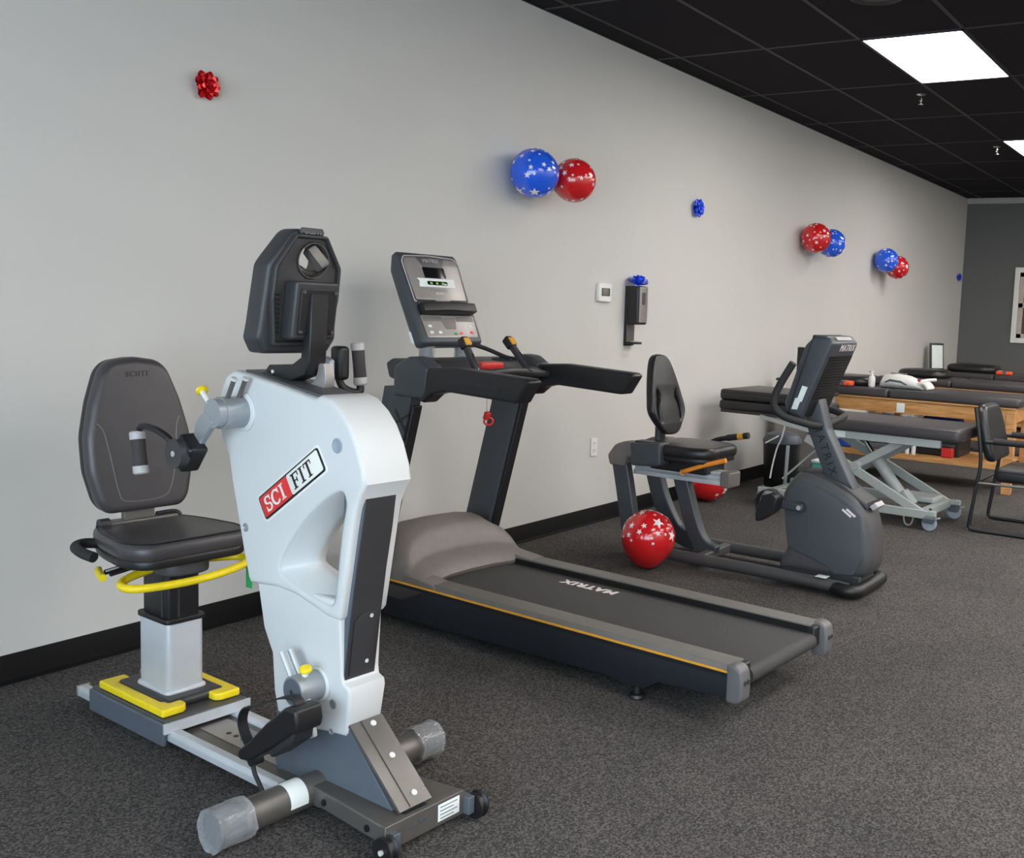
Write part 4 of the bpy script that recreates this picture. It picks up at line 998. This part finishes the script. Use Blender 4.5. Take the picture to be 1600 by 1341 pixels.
balloon('balloon', M_redbal, .122, (10.65, -.170, 1.928), (-.3, -.95, .0), 'red balloon behind a blue one, farthest wall pair', gw, 24)
gf = 'balloons on the floor'
balloon('balloon', M_redbal, .146, (4.600, -.884, .1700), (-.05, -.08, 1), 'red star balloon on the carpet in front of the bike', gf, 31, 1.25, 2)
balloon('balloon', M_redbal, .148, (6.56, -.20, .148), (.8, -.5, .25), 'red balloon on the carpet by the wall behind the bike', gf, 35, .7)

# ------------------------------------------------------------------ gift bows
def bow(m, r, loc, rot, label, group=None):
    root = thing('gift_bow', loc, 0, label, 'bow', group); root.rotation_euler = rot
    w = r * .48
    L = [(0, 0), (r * .45, r * .05), (r * .80, r * .12), (r, r * .26), (r * .82, r * .38), (r * .45, r * .36), (r * .05, r * .16)]
    W_ = [.35, .9, .8, .28, .8, .9, .3]
    vs = []; fs = []
    for i, ((a, b), k) in enumerate(zip(L, W_)):
        vs += [(a, -w * k / 2, b), (a, w * k / 2, b)]
        if i: fs.append((2 * i - 2, 2 * i - 1, 2 * i + 1, 2 * i))
    me = bpy.data.meshes.new('ribbon_loop'); me.from_pydata(vs, [], fs); me.update()
    first = True
    for cnt, tilt, sc, ph in ((9, .08, 1.0, 0), (8, .50, .92, .3), (6, .95, .82, .1), (3, 1.35, .70, .5)):
        for k in range(cnt):
            o = mesh_obj('ribbon_loop', me, m, root) if first else bpy.data.objects.new('ribbon_loop', me)
            if not first: COL.objects.link(o); o.parent = root
            else:
                md = None
            first = False
            o.rotation_euler = (0, -tilt - .1 * ((k * 7) % 3), 2 * pi * (k + ph) / cnt); o.scale = (sc, sc, sc); o.location = (0, 0, .004)
    G().cyl((0, 0, 0), (0, 0, .004), r * .4, n=16).obj('backing_disc', m, root)
bow(M_redfoil, .060, (2.575, -.0005, 2.172), (pi / 2, 0, 0), 'red foil gift bow high on the wall at left')
bow(M_bluefoil, .072, (6.525, -.0005, 2.118), (pi / 2, 0, 0), 'blue foil gift bow alone on the wall between balloons', 'blue gift bows')
bow(M_bluefoil, .058, (13.68, -.0005, 1.969), (pi / 2, 0, 0), 'tiny blue gift bow on the wall near the far corner', 'blue gift bows')
bow(M_bluefoil, .080, (5.70, -.062, 1.528), (.12, 0, .4), 'blue foil gift bow on top of the soap dispenser', 'blue gift bows')

# ------------------------------------------------------------------ wall fittings
t = thing('thermostat', (5.38, 0, 1.415), 0, 'white square wall thermostat with grey display', 'thermostat')
plate('case', [rnd(rect(-.070, .070, .0, .115), .008)], 'y', -.026, 0, M_whitep, t, .005)
frame_plate('display', [rect(-.045, .048, .035, .085, .003)], (0, -.0262, 0), (1, 0, 0), (0, 0, 1), .001, M_char, t)
frame_plate('lcd', [rect(-.030, .030, .041, .079)], (0, -.0272, 0), (1, 0, 0), (0, 0, 1), .0008, M_lcd, t)
t = thing('soap_dispenser', (5.70, 0, 1.136), 0, 'black and silver wall soap dispenser with drip tray below', 'dispenser')
bx('back_plate', -.055, .055, -.014, 0, 0, .39, M_black, t, .003)
plate('housing', [rnd(rect(-.060, .060, .140, .390), .014)], 'y', -.108, -.010, M_black, t, .016, res=3)
frame_plate('front_plate', [rnd(rect(-.048, .048, .155, .385), .008)], (0, -.108, 0), (1, 0, 0), (0, 0, 1), .003, M_face, t)
frame_plate('window', [rnd(rect(-.022, .022, .270, .350), .006)], (0, -.111, 0), (1, 0, 0), (0, 0, 1), .001, M_char, t)
text('lettering', 'SOAP', (0, -.1122, .305), (1, 0, 0), (0, 0, 1), .015, M_lcd, t) if False else None
bx('neck_plate', -.045, .045, -.020, -.012, .02, .145, M_steel, t, .002)
plate('drip_tray', [rnd([(-.05, 0), (.05, 0), (.045, -.085), (.0, -.105), (-.045, -.085)], .02)], 'z', .012, .026, M_black, t, .004)
G().lathe([(.034, .0), (.034, .004), (.028, .006)], (0, -.060, .025), (0, 0, 1), 20).obj('tray_grille', M_gripend, t)
t = thing('power_outlet', (5.342, 0, .434), 0, 'white wall power outlet behind the treadmill', 'outlet')
plate('cover', [rnd(rect(-.036, .036, 0, .117), .006)], 'y', -.008, 0, M_whitep, t, .003)
for z in (.036, .082):
    q = plate('socket', [rnd(rect(-.017, .017, z - .014, z + .014), .008)], 'y', -.011, -.006, M_whitep, t, .001)
    for a in (-.007, .007): bx('slot', a - .0015, a + .0015, -.0115, -.0105, z - .004, z + .007, M_inkblack, q)

# ------------------------------------------------------------------ height-adjustable treatment table
Hh = thing('adjustable_table', (6.95, -1.0, 0), -2.0, 'grey steel height adjustable treatment table with dark padded top on casters', 'treatment table')
def pad(nm, par, x0, x1, y0, y1, z0, z1, m=M_vinyl, bev=.022):
    return plate(nm, [rnd(rect(x0, x1, y0, y1), .03)], 'z', z0, z1, m, par, bev, res=3)
pad('pad', Hh, -.31, .31, -.985, .06, .606, .688)
pad('head_pad', Hh, -.31, .31, .10, .80, .672, .742, M_vinylblk)
bx('head_board', -.29, .29, .11, .79, .650, .674, M_char2, Hh, .004)
for s in (-1, 1):
    x = s * .27
    bx('side_beam', x - .02, x + .02, -.86, .05, .555, .608, M_hilo, Hh, .004)
    G().beam((x, -.78, .10), (x, .10, .53), .028, .060).obj('scissor_arm', M_hilo, Hh, .004)
    G().beam((x - s * .045, -.02, .22), (x - s * .045, -.58, .565), .026, .055).obj('scissor_arm', M_hilo, Hh, .004)
    G().cyl((x - s * .06, -.28, .375), (x + s * .03, -.28, .375), .030, n=20).obj('pivot', M_hilo, Hh)
    bx('base_beam', x - .022, x + .022, -.86, .45, .078, .135, M_hilo, Hh, .004)
    for y in (-.82, .42):
        cst = G().lathe([(.018, -.013), (.046, -.013), (.050, -.008), (.050, .008), (.046, .013), (.018, .013)], (x, y, .0502), (1, 0, 0), 28).obj('caster_wheel', M_caster, Hh)
        plate('caster_fork', [rnd([(y - .03, .05), (y + .04, .052), (y + .045, .085), (y + .02, .108), (y - .04, .108), (y - .045, .08)], .012)], 'x', x - .022, x + .022, M_bluegrey, cst, .004)
        G().obox((x, y - .045, .088), (.016, 0, 0), (0, .022, -.006), (0, .001, .004)).obj('brake_tab', M_silver, cst)
        G().cyl((x, y, .108), (x, y, .150), .010, n=12).obj('stem', M_chrome, cst)
    G().tube(cr([(x - s * .03, -.70, .085), (x - s * .03, -.69, .03), (x - s * .03, -.665, .012), (x - s * .03, -.64, .03), (x - s * .03, -.63, .085)], 4), .005, 8).obj('foot_bar_loop', M_hilo, Hh)
bx('cross_beam', -.27, .27, -.80, -.74, .085, .135, M_hilo, Hh, .004); bx('cross_beam', -.27, .27, .30, .36, .085, .135, M_hilo, Hh, .004)
bx('cross_beam', -.27, .27, -.60, -.55, .555, .605, M_hilo, Hh, .004)
bx('control_box', -.02, .20, -.76, -.52, .137, .175, M_hilo, Hh, .010)
mt = G().cyl((-.12, -.565, .19), (-.12, -.34, .45), .040, n=24).obj('actuator', M_hilo, Hh)
G().cyl((-.12, -.36, .43), (-.12, -.27, .545), .018, n=16).obj('actuator_rod', M_chrome, mt)
G().obox((-.12, -.60, .16), (.045, 0, 0), (0, .035, -.03), (0, .04, .045)).obj('actuator_motor', M_hilo, mt, .010)
G().beam((-.20, .30, .20), (-.20, -.12, .60), .010, .014).obj('lift_rod', M_hilo, Hh, .002)
G().tube(cr([(-.24, .28, .60), (-.25, .30, .50), (-.235, .34, .42), (-.25, .36, .30), (-.24, .38, .20)], 6), .006, 8).obj('cable', M_whitep, Hh)
G().tube([(-.30, .30, .52), (-.30, .40, .46)], .005, 8).obj('cable', M_whitep, Hh)
G().beam((-.29, .02, .575), (-.29, .46, .645), .012, .03).obj('head_strut', M_hilo, Hh, .002)
frame_plate('maker_label', [rect(0, .12, -.022, .022)], (-.2905, -.08, .582), (0, -1, 0), (0, 0, 1), .001, M_paper, Hh)
t = thing('bolster_cushion', (6.95, -1.0, 0), -2.0, 'black flat cushion lying on the head of the adjustable table', 'cushion')
t.location = (6.95, -1.0, .743)
plate('cushion', [rnd(rect(-.30, .30, .18, .80), .03)], 'z', 0, .078, M_vinylblk, t, .020, res=3)
G().tube([Vector((p[0], p[1], .040)) for p in rnd(rect(-.301, .301, .179, .801), .03)], .003, 6, closed=True).obj('piping', M_char2, t)

# ------------------------------------------------------------------ wooden treatment tables
def wood_table(x, y0, y1, label, w=.70, top=.775):
    t = thing('treatment_table', (x, (y0 + y1) / 2, 0), 0, label, 'treatment table', 'wooden treatment tables along the wall')
    a = (y1 - y0) / 2; zt = top - .08
    for sx in (0, w - .075):
        for sy in (-a, a - .075): bx('leg', sx, sx + .075, sy, sy + .075, 0, zt, M_wood, t, .004)
    bx('apron', .01, .032, -a + .075, a - .075, zt - .11, zt, M_wood, t, .003); bx('apron', w - .032, w - .01, -a + .075, a - .075, zt - .11, zt, M_wood, t, .003)
    bx('apron', .075, w - .075, -a + .01, -a + .032, zt - .11, zt, M_wood, t, .003); bx('apron', .075, w - .075, a - .032, a - .01, zt - .11, zt, M_wood, t, .003)
    bx('table_board', -.005, w + .005, -a, a, zt, zt + .014, M_wood, t, .003)
    sh = bx('shelf', .015, w - .015, -a + .076, a - .076, .215, .240, M_wood, t, .003)
    bx('shelf_edge', .005, .022, -a + .076, a - .076, .195, .245, M_wood, sh, .003)
    ysp = a - (y1 - y0) * .42
    pad('foot_pad', t, -.015, w + .015, -a - .03, ysp - .003, zt + .014, zt + .088, M_vinyl, .024)
    pad('head_pad', t, -.015, w + .015, ysp + .003, a, zt + .014, zt + .088, M_vinyl, .024)
    return t
W1 = wood_table(8.50, -1.93, -.10, 'oak treatment table with shelf, nearest of the three')
frame_plate('price_tag', [rect(-.035, .035, -.05, .03)], (.0088, .035, .645), (0, -1, 0), (0, 0, 1), .001, M_paper, W1)
W2 = wood_table(10.45, -1.95, -.10, 'oak treatment table in the middle of the row of three')
W3 = wood_table(12.30, -1.95, -.10, 'oak treatment table farthest back by the dark wall')
def pillow(loc, sx, sy, h, label, m=M_vinylblk, cat='pillow'):
    t = thing('treatment_pillow', loc, 0, label, cat, 'pillows on the treatment tables')
    rs = []; n = 28
    for z, k in ((0, .90), (h * .12, .97), (h * .4, 1.0), (h * .75, .96), (h * .93, .86), (h, .60)):
        rs.append([(max(-1, min(1, 1.18 * cos(2 * pi * j / n))) * sx * k, max(-1, min(1, 1.18 * sin(2 * pi * j / n))) * sy * k, z) for j in range(n)])
    G().rings(rs).obj('cover', m, t, sharp=60)
    G().tube([Vector(p) for p in rs[2]], .003, 6, closed=True).obj('piping', M_char2, t)
pillow((8.85, -.42, .784), .24, .22, .085, 'black pillow on the nearest oak table behind the bike console')
pillow((10.82, -.50, .784), .24, .26, .085, 'black pillow on the middle oak table beside the white device')
pillow((12.68, -.55, .784), .24, .30, .095, 'dark pillow on the farthest oak table beside the framed sheet')
# white moulded device on the nearest table
t = thing('therapy_device', (8.72, -.93, .784), 0, 'white moulded plastic therapy device with dark slot lying on oak table', 'therapy device')
body = []
for y, w, h, z in ((.20, .05, .06, .0), (.17, .085, .115, .0), (.05, .095, .130, .0), (-.06, .095, .115, .0), (-.13, .085, .085, .0), (-.17, .06, .05, .0)):
    body.append([(cos(a) * w, y, max(.0, h * .5 + sin(a) * h * .5)) for a in [2 * pi * k / 20 for k in range(20)]])
G().rings(body).obj('shell', M_whitep, t, sharp=60)
plate('slot', [rnd([(.145, .055), (.10, .082), (.0, .072), (-.055, .045), (-.05, .035), (.0, .055), (.10, .062), (.14, .045)], .006)], 'x', -.097, -.070, M_bluegrey, t, .003)
bx('handle_groove', -.012, .012, -.02, .12, .122, .134, M_greyfab, t, .003)
for k in range(4):
    x = -.065 + k * .040
    G().tube(cr([(x, -.14, .05), (x * 1.05, -.19, .062), (x * 1.1, -.225, .035), (x * 1.1, -.235, .010)], 4), [.017] * 12 + [.012], 10).obj('finger', M_whitep, t)
G().tube(cr([(.06, -.12, .07), (.10, -.20, .085), (.11, -.25, .090)], 4), .014, 10).obj('thumb_lever', M_whitep, t)
bx('dark_port', -.040, .0, -.150, -.128, .070, .092, M_redfoil, t, .004)
t = thing('lotion_bottle', (8.66, -.66, .784), 0, 'small white pump bottle on oak table beside the white device', 'bottle')
G().lathe([(.026, 0), (.030, .006), (.030, .07), (.024, .090), (.012, .100)], n=24).obj('bottle', M_whitep, t)
g = G().lathe([(.013, .098), (.013, .112), (.006, .114), (.006, .128), (.014, .130), (.014, .138)], n=18); g.obj('pump', M_whitep, t)
G().tube([(0, 0, .134), (-.012, .026, .132)], .004, 8).obj('spout', M_char, t)
# orange-red packs
def pack(x, y, z, label):
    t = thing('wipes_pack', (x, y, z), 0, label, 'pack', 'orange packs on the oak tables')
    plate('pack', [rnd(rect(-.05, .05, -.09, .09), .02)], 'z', 0, .045, M_orangered, t, .016)
    bx('band', -.051, .051, -.03, .01, .002, .0465, M_bluegrey, t, .006)
    plate('flap', [rnd(rect(-.025, .025, .03, .075), .01)], 'z', .0455, .050, M_paper, t, .002)
pack(8.545, -.44, .784, 'orange pack on the corner of the nearest oak table')
pack(10.54, -1.13 + .12, .784, 'orange pack on the middle oak table') if False else None
pack(12.36, -.98, .784, 'orange pack on the farthest oak table')
# framed sheet
t = thing('framed_sheet', (12.42, -.16, .784), 0, 'white sheet in a black stand leaning on the farthest oak table', 'sign')
o = Vector((0, 0, 0)); r = Vector((.80, -.60, 0)).normalized(); u = Vector((.10, .10, 1)).normalized()
frame_plate('back_board', [rect(-.10, .10, 0, .33, .006)], o, r, u, .016, M_black, t)
nr = r.cross(u); frame_plate('sheet', [rect(-.075, .085, .025, .305)], o + nr * .016, r, u, .001, M_paper, t)
G().beam(o + u * .25, o - nr * .10, .05, .008, r).obj('prop', M_black, t)
# things on and under the nearest table
def crate(nm, loc, s, m, label, cat, lid=None):
    t = thing(nm, loc, 0, label, cat)
    bx('body', -s[0] / 2, s[0] / 2, -s[1] / 2, s[1] / 2, 0, s[2], m, t, .012)
    if lid: bx('lid', -s[0] / 2 - .006, s[0] / 2 + .006, -s[1] / 2 - .006, s[1] / 2 + .006, s[2] - .002, s[2] + .022, lid, t, .006)
    return t
t = thing('duffel_bag', (8.80, -1.27, .450), 0, 'bright blue fabric bag on a dark bin under the nearest oak table', 'bag')
rs = []
for y, k in ((-.20, .55), (-.19, .85), (-.10, 1.0), (.10, 1.0), (.19, .85), (.20, .55)):
    rs.append([(cos(2 * pi * j / 24) * .15 * k, y * .8, max(0, .06 + sin(2 * pi * j / 24) * .062 * k)) for j in range(24)])
G().rings(rs).obj('bag', M_bluebag, t, sharp=60)
G().tube(cr([(-.06, -.10, .118), (-.05, -.07, .132), (-.05, .07, .132), (-.06, .10, .118)], 5), .010, 8).obj('strap', M_navybag, t)
crate('storage_bin', (8.85, -1.24, .240), (.40, .44, .21), M_black, 'black bin on the oak shelf with the blue bag on top', 'bin')
t = thing('folded_towels', (8.82, -.70, .240), 0, 'stack of folded blue and grey towels on the oak shelf', 'towels')
for k in range(5): bx('towel', -.17 + .004 * k, .17 - .003 * k, -.14, .14 - .004 * k, k * .058, k * .058 + .056, (M_bluegrey, M_face, M_caster, M_bluegrey, mat('towel_blue', (88, 128, 168), .9))[k], t, .018, 3)
for k, (y, lab) in enumerate(((-1.045, 'white upright tube on the oak shelf, left of two'), (-1.10, 'white upright tube on the oak shelf, right of two'))):
    t = thing('white_tube', (8.56, y + .0, .240), 0, lab, 'tube', 'white tubes on the oak shelf')
    G().lathe([(.018, 0), (.020, .005), (.020, .325), (.018, .33), (.008, .33), (.008, .30)], n=20).obj('tube_body', M_paper, t)
    G().cyl((0, 0, .30), (0, 0, .322), .0205, n=20, cap=False).obj('ring', M_boxgrey, t)
crate('red_case', (8.60, -1.38, .240), (.07, .10, .09), M_red, 'red case on the right end of the oak shelf', 'case', M_char2)
# cart with monitor behind the adjustable table
t = thing('equipment_cart', (8.02, -.30, 0), 0, 'grey equipment cart standing against the wall behind the adjustable table', 'cart')
bx('cabinet', -.16, .16, -.22, .20, .08, .72, M_boxgrey, t, .012); bx('top', -.18, .18, -.24, .22, .72, .745, M_char2, t, .006)
bx('door', -.164, -.158, -.20, .18, .12, .66, M_face, t, .004); bx('handle', -.178, -.164, -.14, -.12, .35, .48, M_chrome, t, .004)
for sx in (-.12, .12):
    for sy in (-.18, .16): G().lathe([(.012, -.012), (.040, -.012), (.040, .012), (.012, .012)], (sx, sy, .0402), (1, 0, 0), 20).obj('caster', M_black, t)
t = thing('monitor', (8.05, -.32, .745), 0, 'small black monitor on the equipment cart behind the bike console', 'monitor')
bx('foot', -.06, .06, -.09, .09, 0, .014, M_black, t, .004); bx('stem', -.012, .012, -.02, .02, .014, .12, M_black, t, .003)
bx('screen_case', -.024, .016, -.15, .11, .09, .37, M_black, t, .008); bx('screen', -.0255, -.0235, -.138, .098, .105, .355, M_screen, t)
bx('edge_strip', -.02, .014, .110, .118, .09, .37, M_whitep, t, .002)
t = thing('cup', (7.93, -.12, .745), 0, 'white cup with black lid on the equipment cart', 'cup')
G().lathe([(.028, 0), (.036, .006), (.044, .085), (.044, .09), (.040, .09), (.032, .01)], n=24).obj('cup_body', M_whitep, t)
G().lathe([(.045, .086), (.046, .100), (.034, .106), (.010, .106)], n=24).obj('lid', M_black, t)
# bin and boxes on the floor
t = thing('waste_bin', (7.50, -.35, 0), 0, 'round black waste bin with silver strip on the floor behind the bike', 'waste bin')
G().lathe([(.125, 0), (.13, .01), (.15, .36), (.152, .37)], n=36).obj('body', M_black, t)
G().lathe([(.156, .365), (.156, .385), (.13, .43), (.07, .45), (.02, .452)], n=36).obj('lid', M_bluegrey, t)
G().obox((-.112, -.095, .19), (.010, -.010, 0), (.006, .006, 0), (-.008, -.008, .17)).obj('strip', M_silver, t, .003)
crate('carton', (7.80, -.62, 0), (.20, .18, .20), M_teal, 'teal box with white lid on the floor beside the equipment cart', 'box', M_paper)
crate('carton', (8.64, -.46, .240), (.14, .14, .07), M_bluebag, 'small blue box with white lid at the left end of the oak shelf', 'box', M_paper)

# ------------------------------------------------------------------ chair
K = thing('guest_chair', (7.10, -2.315, 0), 0, 'black padded sled base guest chair with arms at the right edge', 'chair')
for s in (-1, 1):
    x = s * .27
    P = [(.30, .83), (.245, .50), (.262, .30), (.290, .06), (.285, .030), (.25, .0135), (.0, .0135), (-.25, .0135), (-.285, .03), (-.292, .07), (-.29, .40), (-.29, .54), (-.275, .590), (-.23, .606), (.22, .606)]
    G().tube(cr([(x, a, b) for a, b in P], 4), .0125, 12).obj('side_frame', M_black, K)
    G().tube([(x, -.24, .614), (x, .17, .614)], .022, 12).obj('arm_pad', M_rubber, K)
    G().tube([(x, .258, .330), (x, -.288, .340)], .009, 10).obj('seat_rail', M_steel, K)
G().tube([(-.27, .262, .33), (.27, .262, .33)], .010, 10).obj('rear_cross_bar', M_black, K)
G().tube([(-.27, -.29, .38), (.27, -.29, .38)], .010, 10).obj('front_cross_bar', M_black, K)
plate('seat_cushion', [rnd(rect(-.25, .25, -.30, .16), .04)], 'z', .345, .435, M_vinylblk, K, .030, res=3)
def ksh(q): return Vector((q.x, q.y + (q.z - .46) * .26 - .35 * 0, q.z))
plate('backrest', [rnd([(-.235, .47), (.235, .47), (.25, .56), (.24, .76), (.19, .84), (-.19, .84), (-.24, .76), (-.25, .56)], .05)], 'y', .155, .225, M_vinylblk, K, .028, shear=ksh, res=3)
